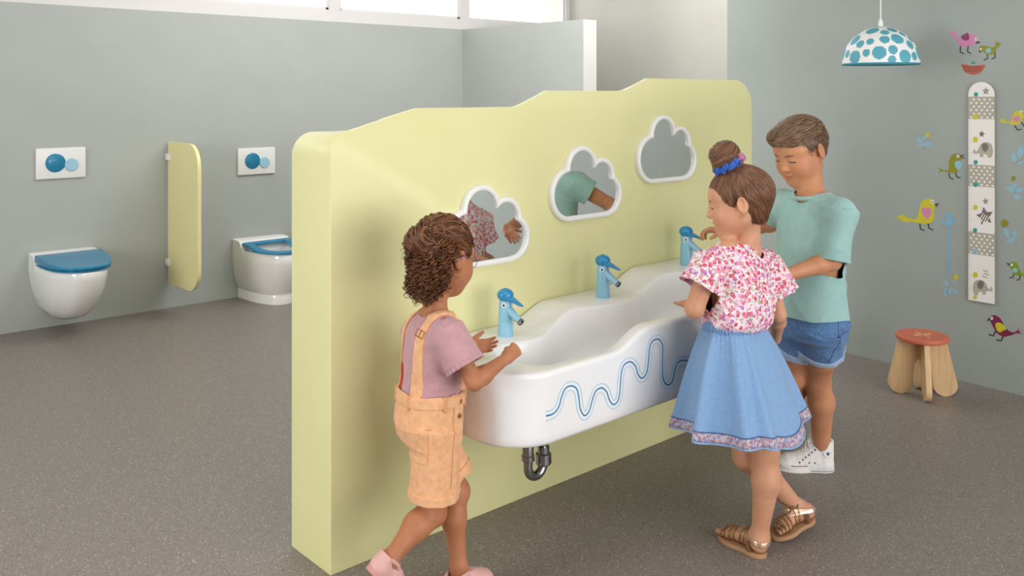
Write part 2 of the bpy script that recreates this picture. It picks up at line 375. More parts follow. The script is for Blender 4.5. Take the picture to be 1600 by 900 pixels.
# ------------------------------------------------------------------ trough basin
BX0, BX1, BY0, BY1, BZ = 1.600, 3.095, 1.777, 2.249, .400
def S(x): return .602 + .053 * sstep(x, 2.00, 2.17) + .053 * sstep(x, 2.47, 2.64)
def rrect(x0, x1, y0, y1, rf, rb, n=26, nx=90, ny=20):
    """same-count loop: front edge, right, back, left; rf front radius, rb back radius"""
    out = []
    def arc(cx, cy, r, a0, a1): return [(cx + r * math.cos(q), cy + r * math.sin(q)) for q in np.linspace(a0, a1, n, endpoint=False)]
    pi = math.pi
    out += arc(x0 + rf, y0 + rf, rf, pi, 1.5 * pi)
    out += [(x, y0) for x in np.linspace(x0 + rf, x1 - rf, nx, endpoint=False)]
    out += arc(x1 - rf, y0 + rf, rf, 1.5 * pi, 2 * pi)
    out += [(x1, y) for y in np.linspace(y0 + rf, y1 - rb, ny, endpoint=False)]
    out += arc(x1 - rb, y1 - rb, rb, 0, .5 * pi)
    out += [(x, y1) for x in np.linspace(x1 - rb, x0 + rb, nx, endpoint=False)]
    out += arc(x0 + rb, y1 - rb, rb, .5 * pi, pi)
    out += [(x0, y) for y in np.linspace(y1 - rb, y0 + rf, ny, endpoint=False)]
    return out
def ring_at(ins, z, rf=.15, rb=.004):
    L = rrect(BX0 + ins, BX1 - ins, BY0 + ins, BY1 - (ins if ins < .02 else 0), max(rf - ins, .01), rb)
    return [(x, y, z if not callable(z) else z(x)) for x, y in L]
rings = [ring_at(.012, BZ), ring_at(.004, BZ + .003), ring_at(0, BZ + .012)]
for k in np.linspace(.1, .97, 5): rings.append([(x, y, BZ + .012 + (S(x) - .012 - BZ - .012) * k) for x, y, _ in ring_at(0, 0)])
for q in (0, 30, 60, 90): rings.append([(x, y, S(x) - .012 + .012 * math.sin(math.radians(q))) for x, y, _ in ring_at(.012 * (1 - math.cos(math.radians(q))), 0)])
TX0, TX1, TY0, TY1 = 1.735, 2.99, 1.824, 2.062
def trough(ins, zf): 
    L = rrect(TX0 + ins * 1.3, TX1 - ins, TY0 + ins * .75, TY1 - ins * .8, .085, .085)
    o = []
    for x, y in L:
        if y > 1.95:   # back edge swings out between the tap platforms
            y += .030 * math.cos((x - 2.11) / .465 * 2 * math.pi) * sstep(y, 1.95, TY1 - ins) * sstep(x, 1.8, 2.0) * (1 - sstep(x, 2.75, 2.95)) * max(0, 1 - ins * 6)
        o.append((x, y, zf(x)))
    return o
rings += [trough(-.010, S), trough(-.004, lambda x: S(x) - .0015), trough(0, lambda x: S(x) - .005), trough(.004, lambda x: S(x) - .014)]
def zfl(x): return S(x) - .125
for ins, k in ((.015, .45), (.025, .75), (.038, .92), (.055, .985), (.08, 1.0), (.105, 1.0)):
    rings.append(trough(ins, lambda x, k=k: S(x) - .014 + (zfl(x) - S(x) + .014) * k))
mb = MB(); mb.loops(rings, True, False, False)
n = len(rings[0]); li = (len(rings) - 1) * n; nn = 26; fr = list(range(0, n))
# close floor and underside with strips front-to-back
c0 = [0, 26, 116, 142, 162, 188, 278, 304, 324]
last = rings[-1]; cen = len(mb.v)
front = list(range(0, 142)); back = list(range(303, 161, -1))
def strip(base, rg, z):
    # pair each front vertex with the back vertex at the same fraction
    m = 141
    for i in range(m):
        a, b = base + i, base + i + 1
        j0 = 303 - i; j1 = 303 - (i + 1)
        mb.f.append((a, b, base + j1, base + j0)); mb.m.append(0)
    mb.f.append(tuple(base + k for k in range(141, 163))); mb.m.append(0)
    mb.f.append(tuple([base + k for k in range(303, 324)] + [base])); mb.m.append(0)
strip(li, last, 0); strip(0, rings[0], 0)
basin = thing('trough_basin', (2.35, 2.25, .4), 'long white wall-hung trough washbasin with stepped rim and blue wave lines', 'washbasin')
obj('basin_bowl', mb, 'solid_surface', basin, sharp=50)
# wave lines on the front face
wave = [(385, 575), (412, 565), (432, 540), (444, 500), (458, 468), (482, 457), (503, 470), (511, 505), (516, 545), (532, 573), (551, 556), (563, 515), (577, 478), (601, 465), (620, 482), (629, 510), (645, 530),
        (664, 515), (672, 470), (676, 415), (686, 378), (711, 363), (732, 380), (742, 412), (757, 427), (775, 408), (783, 360), (788, 305), (802, 280), (824, 276), (838, 300), (838, 350), (838, 410), (846, 444), (862, 453),
        (878, 435), (886, 395), (898, 366), (922, 357), (945, 365), (956, 400), (972, 420), (990, 405), (1000, 360), (1020, 330)]
wp = np.array([PY(700 + a / 2.5, 420 + b / 2.5, BY0) for a, b in smooth_open(wave, 5)])
tt = np.gradient(wp, axis=0); tt /= np.linalg.norm(tt, axis=1)[:, None]; nn_ = np.stack([-tt[:, 2], 0 * tt[:, 0], tt[:, 0]], 1)
def ribbon(off, wd, thick=.0007, name='wave_line', mat='decal_blue'):
    m = MB(); q = wp + nn_ * off; a = q + nn_ * wd / 2; b = q - nn_ * wd / 2; e = np.array([0, -thick, 0]); z = np.array([0, .002, 0])
    rr = [[a[i] + z, a[i] + e, b[i] + e, b[i] + z] for i in range(len(q))]
    m.loops(rr, True, True, True); o = obj(name, m, mat, basin, sharp=40); return o
o = ribbon(0, .0042); o['label'] = 'mid blue wave line'
for s in (-1, 1):
    o = ribbon(s * .0125, .0028, mat='decal_light'); o['label'] = 'pale blue wave line'

# chrome bottle trap below the basin's left end
tr = thing('drain_trap', (1.90, 1.98, .3), 'chrome U-shaped drain trap hanging below the left end of the white basin', 'drain pipe')
A = PY(825, 722, 1.90); B2 = PY(849, 722, 1.90); ax, bx, yy = A[0], B2[0], 1.90
zb = .292; R0 = (bx - ax) / 2
m = MB(); pts = [(ax, yy, .3995), (ax, yy, .33), (ax, yy, zb)] + [(ax + R0 - R0 * math.cos(q), yy, zb - R0 * math.sin(q)) for q in np.linspace(.15, math.pi - .15, 12)] + [(bx, yy, zb), (bx, yy, .31)]
m.tube(pts, .0135, 20); obj('bend_pipe', m, 'chrome', tr)
m = MB(); m.lathe([(.0, .05), (.015, .05), (.0165, .046), (.0165, .012), (.019, .010), (.019, -.004), (.0165, -.006), (0, -.006)], (ax, yy, .318), n=28); obj('tail_collar', m, 'chrome', tr)
m = MB(); m.lathe([(0, .034), (.0175, .034), (.0175, .016), (.023, .013), (.0235, -.014), (.0205, -.018), (0, -.018)], (bx, yy, .305), n=28)
obj('coupling_nut', m, 'chrome', tr)
m = MB(); m.tube([(bx, yy, .30), (bx, yy, .34), (bx, yy, .372), (bx + .004, yy + .012, .380), (bx + .006, yy + .03, .384), (bx + .006, 2.2, .384), (bx + .006, 2.249, .384)], .0125, 18); obj('waste_pipe', m, 'chrome', tr)

# ------------------------------------------------------------------ duck taps
def make_tap(x, z, label):
    t = thing('duck_tap', (x, 2.135, z), label, 'tap', 'duck-headed taps on the trough basin'); c = np.array([x, 2.135, z])
    m = MB(); m.lathe([(0, 0), (.0245, 0), (.025, .003), (.0245, .012), (.0228, .06), (.0208, .105), (.0195, .112), (0, .112)], c, n=40); obj('tap_body', m, 'duck_light', t)
    # cap : flattened ball
    m = MB(); prof = [(0, -.019)] + [(.0265 * math.cos(q), .021 * math.sin(q)) for q in np.linspace(-1.1, 1.45, 18)] + [(0, .0209)]
    m.lathe(prof, c + [0, .001, .127], n=36); cap = obj('tap_cap', m, 'duck_blue', t)
    m = MB(); m.lathe([(0, .001), (.0035, .001), (.003, 0), (0, 0)], c + [0, .001, .1475], n=12); obj('cap_hole', m, 'black', cap)
    # bill lever
    m = MB(); rr = []
    for s, wd, h, dz in ((0, .016, .012, .122), (.012, .0155, .010, .120), (.028, .013, .0075, .116), (.044, .0105, .005, .111), (.058, .0085, .0035, .107), (.066, .005, .002, .105)):
        rr.append([c + [wd * math.cos(q), -.012 - s, dz + h * math.sin(q) * (.7 if math.sin(q) > 0 else 1)] for q in np.linspace(0, 2 * math.pi, 20, endpoint=False)])
    m.loops(rr, True, True, True); obj('bill_lever', m, 'duck_blue', t)
    # spout
    m = MB(); p0 = c + [0, -.008, .088]; p1 = c + [0, -.068, .056]; m.tube([p0, p0 * .7 + p1 * .3, p0 * .3 + p1 * .7, p1], [.0145, .0128, .0112, .0108], 24); sp = obj('spout', m, 'duck_light', t)
    d = (p1 - p0) / np.linalg.norm(p1 - p0)
    m = MB(); m.lathe([(.0, 0), (.0112, 0), (.0115, .006), (.0085, .0065), (.008, .003), (0, .003)], p1 - d * .001, d, 24, 0); obj('aerator', m, 'chrome', sp)
    for sg in (-1, 1):
        n_ = np.array([sg * math.sin(1.0), -math.cos(1.0), 0.0])
        m = MB(); m.lathe([(0, 0), (.0075, 0), (.0070, .0014), (0, .0018)], c + n_ * .0200 + [0, 0, .099], n_, 20); e = obj('eye', m, 'white_eye', t)
        m = MB(); m.lathe([(0, 0), (.0038, 0), (.0034, .0008), (0, .001)], c + n_ * .0216 + [0, -.001 * sg * 0, .099], n_, 16); obj('pupil', m, 'black', e)
    return t
for x, z, l in ((1.893, .602, 'blue duck-headed tap at the low left end of the basin, beside the fist'), (2.345, .655, 'blue duck-headed tap in the middle of the basin, no hand near'), (2.815, .708, 'blue duck-headed tap at the high right end, held by the boy')):
    if x < 2: tap0 = make_tap(x, z, l)
    else: copy_tree(tap0, (x, 2.135, z), l)

# ------------------------------------------------------------------ cloud mirrors
def cloud(w=0.0):
    C = [(.098, .094, .096), (.160, .182, .080), (.262, .146, .070), (.292, .078, .078)]
    o = np.array([.20, .10]); out = []
    for q in np.linspace(0, 2 * math.pi, 180, endpoint=False):
        d = np.array([math.cos(q), math.sin(q)]); best = 0
        for cx, cy, r in C:
            r -= w; e = o - (cx, cy); b = e @ d; c = e @ e - r * r; disc = b * b - c
            if disc > 0: best = max(best, -b + math.sqrt(disc))
        if d[1] < 0:
            k = -(o[1] - w + .002) / d[1] if True else 0
            xh = o[0] + d[0] * k
            if .098 <= xh <= .292: best = k
        out.append(o + d * best)
    return out
def make_mirror(x, z, label):
    t = thing('cloud_mirror', (x, 2.25, z), label, 'mirror', 'cloud-shaped mirrors above the basin'); o0 = np.array([x - .19, 2.2495, z])
    Oo, Oi = cloud(0), cloud(.0185)
    def rg(L, y): return [o0 + [p[0], -y, p[1]] for p in L]
    mid = lambda k: [a * (1 - k) + b * k for a, b in zip(Oo, Oi)]
    m = MB(); m.loops([rg(Oi, 0), rg(Oo, 0), rg(Oo, .012), rg(mid(.12), .017), rg(mid(.35), .0195), rg(mid(.65), .0195), rg(mid(.88), .017), rg(Oi, .012), rg(Oi, 0)]); obj('mirror_frame', m, 'white_plastic', t, sharp=60)
    m = MB(); m.prism([tuple(p) for p in Oi], o0, (1, 0, 0), (0, 0, 1), (0, -1, 0), .008); obj('mirror_glass', m, 'mirror_glass', t, smooth=False)
    return t
for i, (x, z, l) in enumerate(((1.912, .806, 'cloud-shaped mirror in a white frame, the lowest, beside the curly-haired girl'), (2.378, .914, 'cloud-shaped mirror in a white frame, the middle one, reflecting an aqua shirt'), (2.836, 1.017, 'cloud-shaped mirror in a white frame, the highest, showing only plain grey'))):
    if i == 0: mir0 = make_mirror(x, z, l)
    else: copy_tree(mir0, (x, 2.25, z), l)

# ------------------------------------------------------------------ toilets
def dshape(hw, L, n=44, back=.0, pw=2.3):
    """D outline: from the wall (y=0) forward to -L, half width hw"""
    out = []
    for i in range(n):
        q = math.pi * i / (n - 1); cx, sy = math.cos(q), math.sin(q)
        out.append((hw * np.sign(cx) * abs(cx) ** (2 / pw), -back - (L - back) * abs(sy) ** (2 / pw * .92)))
    return out
def ringd(cx, hw, y0, y1, z, zf=None, pw=2.3):
    """closed loop, y0 rear (toward wall), y1 front"""
    L = y0 - y1; p = dshape(hw, L, 44, 0, pw)
    pts = [(cx + x, y0 + y, z) for x, y in p]
    xs = np.linspace(-hw, hw, 14)[1:-1]
    pts += [(cx + x, y0, z) for x in xs]
    if zf: pts = [(x, y, zf(y)) for x, y, _ in pts]
    return pts
def make_wc(cx, hung, label):
    yw = 5.759; hw = .178; ff = .52 if hung else .50
    ztop_ = .445 if hung else .395; zr = .385 if hung else .335
    t = thing('childrens_toilet', (cx, yw, .08 if hung else 0), label, 'toilet')
    m = MB(); R_ = []
    if hung: prof = [(.085, .075, .10, .26), (.098, .10, .0, .30), (.14, .128, 0, .37), (.20, .150, 0, .44), (.27, .167, 0, .49), (.34, .176, 0, .515), (.372, .178, 0, .52), (.384, .172, 0, .514)]
    else: prof = [(0.0, .138, .0, .405), (.05, .138, 0, .407), (.062, .133, 0, .403), (.075, .142, 0, .410), (.12, .158, 0, .435), (.19, .172, 0, .465), (.27, .178, 0, .495), (.322, .178, 0, .50), (.334, .172, 0, .494)]
    for z, h, b, f_ in prof: R_.append(ringd(cx, h, yw - b, yw - f_, z, pw=2.5))
    inner = [(zr - .002, .128, .13, .455), (zr - .03, .120, .14, .44), (zr - .1, .09, .17, .38), (zr - .16, .05, .2, .30)]
    for z, h, b, f_ in inner: R_.append(ringd(cx, h, yw - b, yw - f_, z, pw=2.2))
    m.loops(R_, True, True, True); obj('bowl', m, 'white_ceramic', t, sharp=50)
    m = MB(); L = []
    for y, z in ((0, zr - .03), (0, ztop_ - .004), (-.004, ztop_), (-.10, ztop_ - .004), (-.112, ztop_ - .010), (-.146, zr + .012), (-.15, zr - .01), (-.14, zr - .03)): L.append((y, z))
    rr = []
    for x in (-.1785, -.178, -.172, .172, .178, .1785):
        e = .006 if abs(x) > .1779 else (.003 if abs(x) > .175 else 0)
        cy, cz = -.08, zr - .02
        rr.append([(cx + x, yw + cy + (y - cy) * (1 - e * 8), cz + (z - cz) * (1 - e * 6)) for y, z in L])
    m.loops(rr, True, True, True); obj('rear_shelf', m, 'white_ceramic', t, sharp=40)
    if hung:
        m = MB(); R_ = []
        for z, h, b, f_ in ((.386, .172, .150, .512), (.388, .175, .146, .518), (.396, .175, .146, .518), (.398, .172, .15, .514)): R_.append(ringd(cx, h, yw - b, yw - f_, z, pw=2.7))
        m.loops(R_, True, True, True); obj('seat', m, 'teal_plastic', t)
        m = MB(); R_ = []
        for dz, h, b, f_ in ((.0, .175, .135, .520), (.002, .178, .132, .525), (.012, .178, .132, .525), (.017, .174, .136, .520), (.0195, .13, .18, .44), (.020, .06, .25, .36)):
            R_.append(ringd(cx, h, yw - b, yw - f_, 0, lambda y, dz=dz: .4 + dz + .030 * sstep(y, yw - .52, yw - .13) ** 1.3 * (1 if dz > .01 else .2), pw=2.7))
        m.loops(R_, True, True, True); obj('lid', m, 'teal_plastic', t)
    else:
        m = MB(); R_ = []
        ou = [(.337, .170, .138, .50), (.340, .174, .135, .505), (.350, .172, .135, .505), (.356, .160, .142, .49), (.354, .118, .165, .44), (.346, .108, .175, .43), (.337, .110, .175, .43)]
        for z, h, b, f_ in ou: R_.append(ringd(cx, h, yw - b, yw - f_, 0, lambda y, z=z: z + .028 * sstep(y, yw - .36, yw - .15), pw=2.5))
        m.loops(R_ + [R_[0]]); obj('seat', m, 'teal_plastic', t)
        m = MB(); m.lathe([(0, .003), (.008, .003), (.009, 0), (0, 0)], (cx - .1345, yw - .14, .035), (-1, 0, 0), 16); obj('fixing_cap', m, 'white_plastic', t)
    return t
make_wc(1.607, True, 'wall-hung white toilet with a closed teal lid, at the far left')
make_wc(2.845, False, 'floor-standing white toilet with an open teal ring seat, partly hidden by the yellow wall')
def make_plate(cx, cz, label):
    t = thing('flush_plate', (cx, 5.76, cz), label, 'flush plate', 'flush plates above the toilets')
    m = MB(); m.bevel_box((cx - .136, 5.745, cz - .09), (cx + .136, 5.7599, cz + .09), .004); obj('plate', m, 'white_plastic', t)
    m = MB(); m.lathe([(.0, .006), (.050, .006), (.0545, .003), (.055, 0), (0, 0)], (cx - .032, 5.7452, cz + .003), (0, -1, 0), 48); obj('large_button', m, 'teal_plastic', t)
    m = MB(); m.lathe([(.0, .0075), (.034, .0075), (.038, .004), (.0385, 0), (0, 0)], (cx + .056, 5.7452, cz - .012), (0, -1, 0), 40); obj('small_button', m, 'light_blue_plastic', t)
    return t
pl = make_plate(1.603, .954, 'white flush plate with two blue round buttons, above the wall-hung toilet')
copy_tree(pl, (2.838, 5.76, .905), 'white flush plate with two blue round buttons, above the floor-standing toilet')
# yellow screen between the toilets
t = thing('toilet_screen', (2.24, 5.76, .163), 'narrow pale yellow privacy screen with rounded corners between the two toilets', 'screen')
out = [(.02, .165), (.02, 1.058)]
def arcp(cx, cz, r, a0, a1, n=12): return [(cx + r * math.cos(q), cz + r * math.sin(q)) for q in np.linspace(a0, a1, n)]
out += arcp(.34, .918, .14, math.pi / 2, 0) + arcp(.34, .305, .14, 0, -math.pi / 2)
m = MB(); m.prism(out, (2.23, 5.76, 0), (0, -1, 0), (0, 0, 1), (1, 0, 0), .022, bev=.002); obj('screen_panel', m, 'yellow_panel', t)
m = MB(); m.box((2.237, 5.742, .163), (2.245, 5.7595, 1.06)); obj('wall_strip', m, 'white_plastic', t)
for z in (.962, .296):
    m = MB(); m.bevel_box((2.218, 5.70, z - .022), (2.264, 5.7598, z + .022), .006); obj('bracket', m, 'white_plastic', t)

# ------------------------------------------------------------------ pendant lamp
LC = P(1376, 99, 4.16)
t = thing('pendant_lamp', (LC[0], LC[1], LC[2]), 'white dome pendant lamp with light blue dots hanging near the right wall', 'lamp')
m = MB(); RL = .166; HL = .168; nS, nR = 220, 60; dots = []
for el, k, ph, r in ((12, 9, .1, .105), (12, 9, .45, .07), (36, 8, .30, .10), (36, 8, .72, .075), (58, 6, .0, .10), (58, 6, .52, .08), (80, 3, .3, .09)):
    for i in range(k):
        az = 2 * math.pi * (i + ph) / k; e = math.radians(el + (3 if i % 2 else -3)); dots.append((math.cos(e) * math.cos(az), math.cos(e) * math.sin(az), math.sin(e), r * 1.75))
dots = np.array(dots); kept = []
for d_ in dots:
    if all(np.arccos(np.clip(d_[:3] @ k_[:3], -1, 1)) > d_[3] + k_[3] + .03 for k_ in kept): kept.append(d_)
for _ in range(4000):
    d_ = RNG.normal(size=3); d_[2] = abs(d_[2]); d_ /= np.linalg.norm(d_); r = RNG.uniform(.10, .17)
    if d_[2] > .05 and all(np.arccos(np.clip(d_ @ k_[:3], -1, 1)) > r + k_[3] + .035 for k_ in kept): kept.append(np.append(d_, r))
dots = np.array(kept)
vs = []; fs = []; mi = []
for j in range(nR + 1):
    e = math.radians(-2 + 90 * j / nR); 
    for i in range(nS):
        q = 2 * math.pi * i / nS; vs.append((LC[0] + RL * math.cos(e) * math.cos(q), LC[1] + RL * math.cos(e) * math.sin(q), LC[2] + HL * math.sin(e)))
for j in range(nR):
    e = math.radians(-2 + 90 * (j + .5) / nR)
    for i in range(nS):
        q = 2 * math.pi * (i + .5) / nS; k = (i + 1) % nS; fs.append((j * nS + i, j * nS + k, (j + 1) * nS + k, (j + 1) * nS + i))
        v = np.array([math.cos(e) * math.cos(q), math.cos(e) * math.sin(q), math.sin(e)]); a = np.arccos(np.clip(dots[:, :3] @ v, -1, 1)) < dots[:, 3]; mi.append(1 if a.any() else 0)
m.v = vs; m.f = fs; m.m = mi; m.lathe([(.012, HL + .001), (.004, HL + .0015)], LC, n=24)
obj('lamp_shade', m, ['cord_white', 'lamp_blue'], t)
m = MB(); m.lathe([(RL + .001, -.008), (RL + .0025, -.004), (RL + .001, .0), (RL - .003, .0)] + [((RL - .003) * math.cos(e), (HL - .003) * math.sin(e)) for e in np.linspace(.02, 1.5, 20)], LC, n=96); obj('shade_lining', m, 'lamp_inside', t)
m = MB(); m.lathe([(0, 0), (.011, 0), (.010, .02), (.005, .035), (0, .035)], LC + [0, 0, HL], n=20); obj('cord_grip', m, 'cord_white', t)
m = MB(); m.tube([LC + [0, 0, HL + .03], (LC[0], LC[1], 2.72)], .0028, 10); obj('cord', m, 'cord_white', t)
m = MB(); m.lathe([(.05, .0), (.05, -.02), (.03, -.028), (0, -.028)], (LC[0], LC[1], 2.75), n=24); obj('ceiling_rose', m, 'cord_white', t)
m = MB(); m.lathe([(0, HL - .01), (.017, HL - .01), (.017, HL - .05), (.012, HL - .055), (.026, HL - .09), (.03, HL - .115), (.02, HL - .14), (0, HL - .146)], LC, n=24); obj('bulb', m, 'white_eye', t)

# ------------------------------------------------------------------ stool
SCN = P(1441, 522, 4.12); sx, sy = SCN[0], SCN[1]; sz = .27
t = thing('childs_stool', (sx, sy, 0), 'low wooden stool with a round coral button-shaped seat and splayed legs', 'stool')
m = MB(); m.lathe([(0, 0), (.106, 0), (.113, .004), (.1145, .011), (.113, .018), (.106, .022), (.099, .022), (.094, .0205), (0, .0205)], (sx, sy, sz - .022), n=64); seat = obj('seat', m, 'coral_paint', t)
for q in (TH + .25, TH + .25 + math.pi / 2):
    d = np.array([math.cos(q), math.sin(q), 0]); e = np.array([-d[1], d[0], 0]); c = np.array([sx, sy, sz - .0012])
    m = MB(); m.prism([(-.045, -.0042), (.045, -.0042), (.045, .0042), (-.045, .0042)], c, d, e, UPV, .0025); obj('cross_stitch', m, 'birch', seat, smooth=False)
for i in range(4):
    q = math.atan2(-sy, -sx) + .20 + i * math.pi / 2; d = np.array([math.cos(q), math.sin(q), 0]); e = np.array([-d[1], d[0], 0])
    out = [(.004, .248), (.100, .248), (.128, .13), (.1455, .058)] + [(.094 + .052 * math.cos(a), .052 + .052 * math.sin(a)) for a in np.linspace(0, -math.pi, 16)] + [(.040, .07), (.034, .13), (.022, .158), (.004, .165)]
    m = MB(); m.prism(out, np.array([sx, sy, 0]) - e * .012, d, UPV, e, .024, bev=.002); obj('leg', m, 'birch', t, sharp=30)

# ------------------------------------------------------------------ wall stickers (flat vinyl on the right wall)
class Stk:
    def __init__(s, name, u, v, label, cat, group=None):
        c = PW(u, v, .0002); s.t = thing(name, c, label, cat, group); s.lay = 0; s.u = u; s.v = v
    def flat(s, name, px, mat, lay=0, k=5, closed=True):
        pts = smooth_closed(px, k) if k else px
        s._put(name, [pts], mat, lay)
    def _put(s, name, polys, mat, lay):
        m = MB(); o = W0
        for px in polys:
            q = [PW(a, b) for a, b in px]; out = [((p - W0) @ WD, p[2]) for p in q]
            m.prism(out, W0 + WN * .0002, WD, UPV, WN, .0006 + .0005 * lay)
        return obj(name, m, mat, s.t, smooth=False)
    def dot(s, name, u, v, r, mat, lay=1, n=20, par=None): return s._put(name, [[(u + r * math.cos(q) * .9, v + r * math.sin(q)) for q in np.linspace(0, 6.283, n, endpoint=False)]], mat, lay)
    def lines(s, name, Ls, wd, mat, lay=0):
        P_ = []
        for L in Ls:
            L = [np.array(p, float) for p in L]; A, B = [], []
            for i in range(len(L)):
                t_ = L[min(i + 1, len(L) - 1)] - L[max(i - 1, 0)]; t_ /= np.linalg.norm(t_) + 1e-9; n_ = np.array([-t_[1], t_[0]]) * wd / 2; A.append(tuple(L[i] + n_)); B.append(tuple(L[i] - n_))
            P_.append(A + B[::-1])
        return s._put(name, P_, mat, lay)
    def eye(s, u, v, r): s.dot('eye', u, v, r, 'st_white', 2); s.dot('pupil', u + r * .1, v, r * .42, 'st_dark', 3, 12)
def cr(x0, y0, k, L): return [(x0 + a / k, y0 + b / k) for a, b in L]
G = 'bird stickers on the right wall'
C = lambda L: cr(1480, 30, 9, L)
s = Stk('bird_sticker', 1510, 66, 'pink bird sticker with a plum wing, above the nest', 'wall sticker', G)
s.flat('body', C([(25, 210), (60, 165), (95, 175), (130, 165), (120, 215), (150, 260), (210, 270), (300, 215), (370, 215), (420, 260), (425, 310), (380, 350), (300, 380), (210, 385), (155, 340), (125, 275), (80, 235)]), 'st_pink')
s.flat('wing', C([(195, 255), (215, 225), (250, 210), (280, 190), (305, 220), (310, 270), (280, 300), (235, 295)]), 'st_plum', 1)
s.lines('legs', [C([(188, 380), (182, 460), (235, 488)]), C([(296, 375), (286, 455), (335, 485)])], 1.8, 'st_dark'); s.lines('beak', [C([(410, 345), (425, 315), (462, 335)])], 2.4, 'st_dark', 1)
c = C([(408, 280)])[0]; s.eye(*c, 2.6)
s = Stk('bird_sticker', 1546, 80, 'small olive bird sticker with a pale blue wing, facing the pink bird', 'wall sticker', G)
s.flat('body', C([(450, 400), (480, 372), (540, 375), (610, 390), (670, 390), (685, 350), (680, 320), (725, 330), (755, 350), (730, 385), (695, 410), (685, 460), (640, 495), (570, 495), (510, 465), (460, 450)]), 'st_olive')
s.flat('wing', C([(540, 435), (570, 405), (610, 415), (620, 450), (585, 480), (550, 465)]), 'st_sky', 1); s.lines('legs', [C([(562, 495), (570, 550), (515, 578)]), C([(670, 470), (678, 535), (625, 560)])], 1.8, 'st_dark')
s.lines('beak', [C([(455, 440), (462, 468)])], 2.2, 'st_dark', 1); s.dot('eye', *C([(475, 420)])[0], 1.6, 'st_white', 2)
s = Stk('nest_sticker', 1520, 108, 'brown nest sticker with a teal egg below the pink bird', 'wall sticker')
s.flat('nest', C([(195, 635), (280, 642), (365, 655), (450, 648), (535, 645), (520, 690), (475, 745), (410, 775), (340, 780), (280, 760), (235, 725), (215, 680)]), 'st_nest')
s.lines('twigs', [C([(220 + i * 6, 660 + i * 19), (300, 672 + i * 16), (400, 660 + i * 20), (500 - i * 12, 668 + i * 15)]) for i in range(5)], .8, 'st_nestd', 1)
s.flat('egg', C([(340, 610), (370, 595), (395, 610), (370, 632)]), 'st_teal')
C = lambda L: cr(1440, 100, 4.5, L)
s = Stk('bird_sticker', 1486, 260, 'dark olive bird sticker with a pale blue breast, left of the growth chart top', 'wall sticker', G)
s.flat('body', C([(110, 725), (140, 740), (190, 745), (190, 700), (205, 650), (235, 630), (270, 632), (285, 655), (270, 690), (250, 720), (250, 760), (200, 765), (150, 755), (118, 768), (130, 748)]), 'st_olive')
s.flat('wing', C([(235, 690), (260, 680), (285, 690), (285, 725), (262, 745), (240, 725)]), 'st_sky', 1); s.lines('legs', [C([(193, 765), (196, 795), (222, 812)]), C([(240, 760), (246, 792), (274, 802)])], 1.7, 'st_dark')
s.lines('beak', [C([(296, 638), (278, 650), (298, 662)])], 1.8, 'st_dark', 1); s.eye(*C([(257, 649)])[0], 2.6)
s = Stk('bird_sticker', 1585, 188, 'yellow bird sticker with a pink wing, right of the growth chart, cut by the frame', 'wall sticker', G)
C = lambda L: cr(1540, 140, 9, L)
s.flat('body', C([(205, 450), (235, 400), (270, 430), (340, 450), (375, 380), (410, 315), (470, 290), (535, 300), (560, 340), (530, 390), (500, 450), (460, 490), (380, 500), (330, 470), (260, 470)]), 'st_yellow')
s.flat('wing', C([(380, 410), (420, 375), (475, 380), (480, 430), (440, 455), (400, 440)]), 'st_pink', 1); s.lines('legs', [C([(405, 500), (450, 570), (505, 555)]), C([(500, 455), (545, 520), (600, 515)])], 1.8, 'st_dark'); s.eye(*C([(505, 320)])[0], 2.6)
s.flat('beak', C([(528, 330), (570, 320), (565, 350), (535, 348)]), 'st_dark', 1, 0)
C = lambda L: cr(1400, 280, 4.5, L)
s = Stk('bird_sticker', 1438, 337, 'large yellow bird sticker with a pink wing, left of the growth chart middle', 'wall sticker', G)
s.flat('body', C([(5, 268), (45, 250), (80, 270), (140, 280), (160, 230), (175, 170), (210, 140), (255, 140), (272, 165), (268, 220), (262, 290), (220, 315), (160, 310), (110, 300), (60, 300), (30, 285)]), 'st_yellow')
s.flat('wing', C([(180, 205), (215, 202), (250, 210), (245, 250), (220, 278), (190, 250)]), 'st_pink', 1); s.lines('legs', [C([(168, 310), (172, 348), (200, 362)]), C([(226, 310), (232, 345), (262, 358)])], 1.9, 'st_dark')
s.lines('beak', [C([(300, 172), (276, 180), (292, 192)])], 2.2, 'st_dark', 1); s.eye(*C([(256, 159)])[0], 3)
s = Stk('bird_sticker', 1587, 423, 'small green bird sticker with a blue wing, right of the growth chart bottom', 'wall sticker', G)
s.flat('body', C([(800, 600), (820, 582), (850, 590), (870, 640), (900, 668), (935, 668), (900, 680), (840, 672), (815, 640)]), 'st_green')
s.flat('wing', C([(820, 635), (845, 622), (855, 650), (830, 655)]), 'st_sky', 1); s.lines('legs', [C([(826, 668), (824, 690), (798, 694)]), C([(872, 675), (870, 705), (846, 710)])], 1.7, 'st_dark'); s.lines('beak', [C([(780, 590), (802, 598), (786, 606)])], 1.6, 'st_dark', 1); s.dot('eye', *C([(815, 602)])[0], 2, 'st_white', 2)
C = lambda L: cr(1520, 390, 5.625, L)
s = Stk('bird_sticker', 1567, 512, 'maroon bird sticker with a yellow wing, lowest on the right wall', 'wall sticker', G)
s.flat('body', C([(150, 600), (165, 580), (205, 578), (245, 610), (280, 670), (320, 715), (370, 725), (410, 688), (400, 712), (440, 712), (405, 724), (440, 745), (385, 735), (330, 755), (270, 765), (215, 735), (180, 680), (160, 640)]), 'st_maroon')
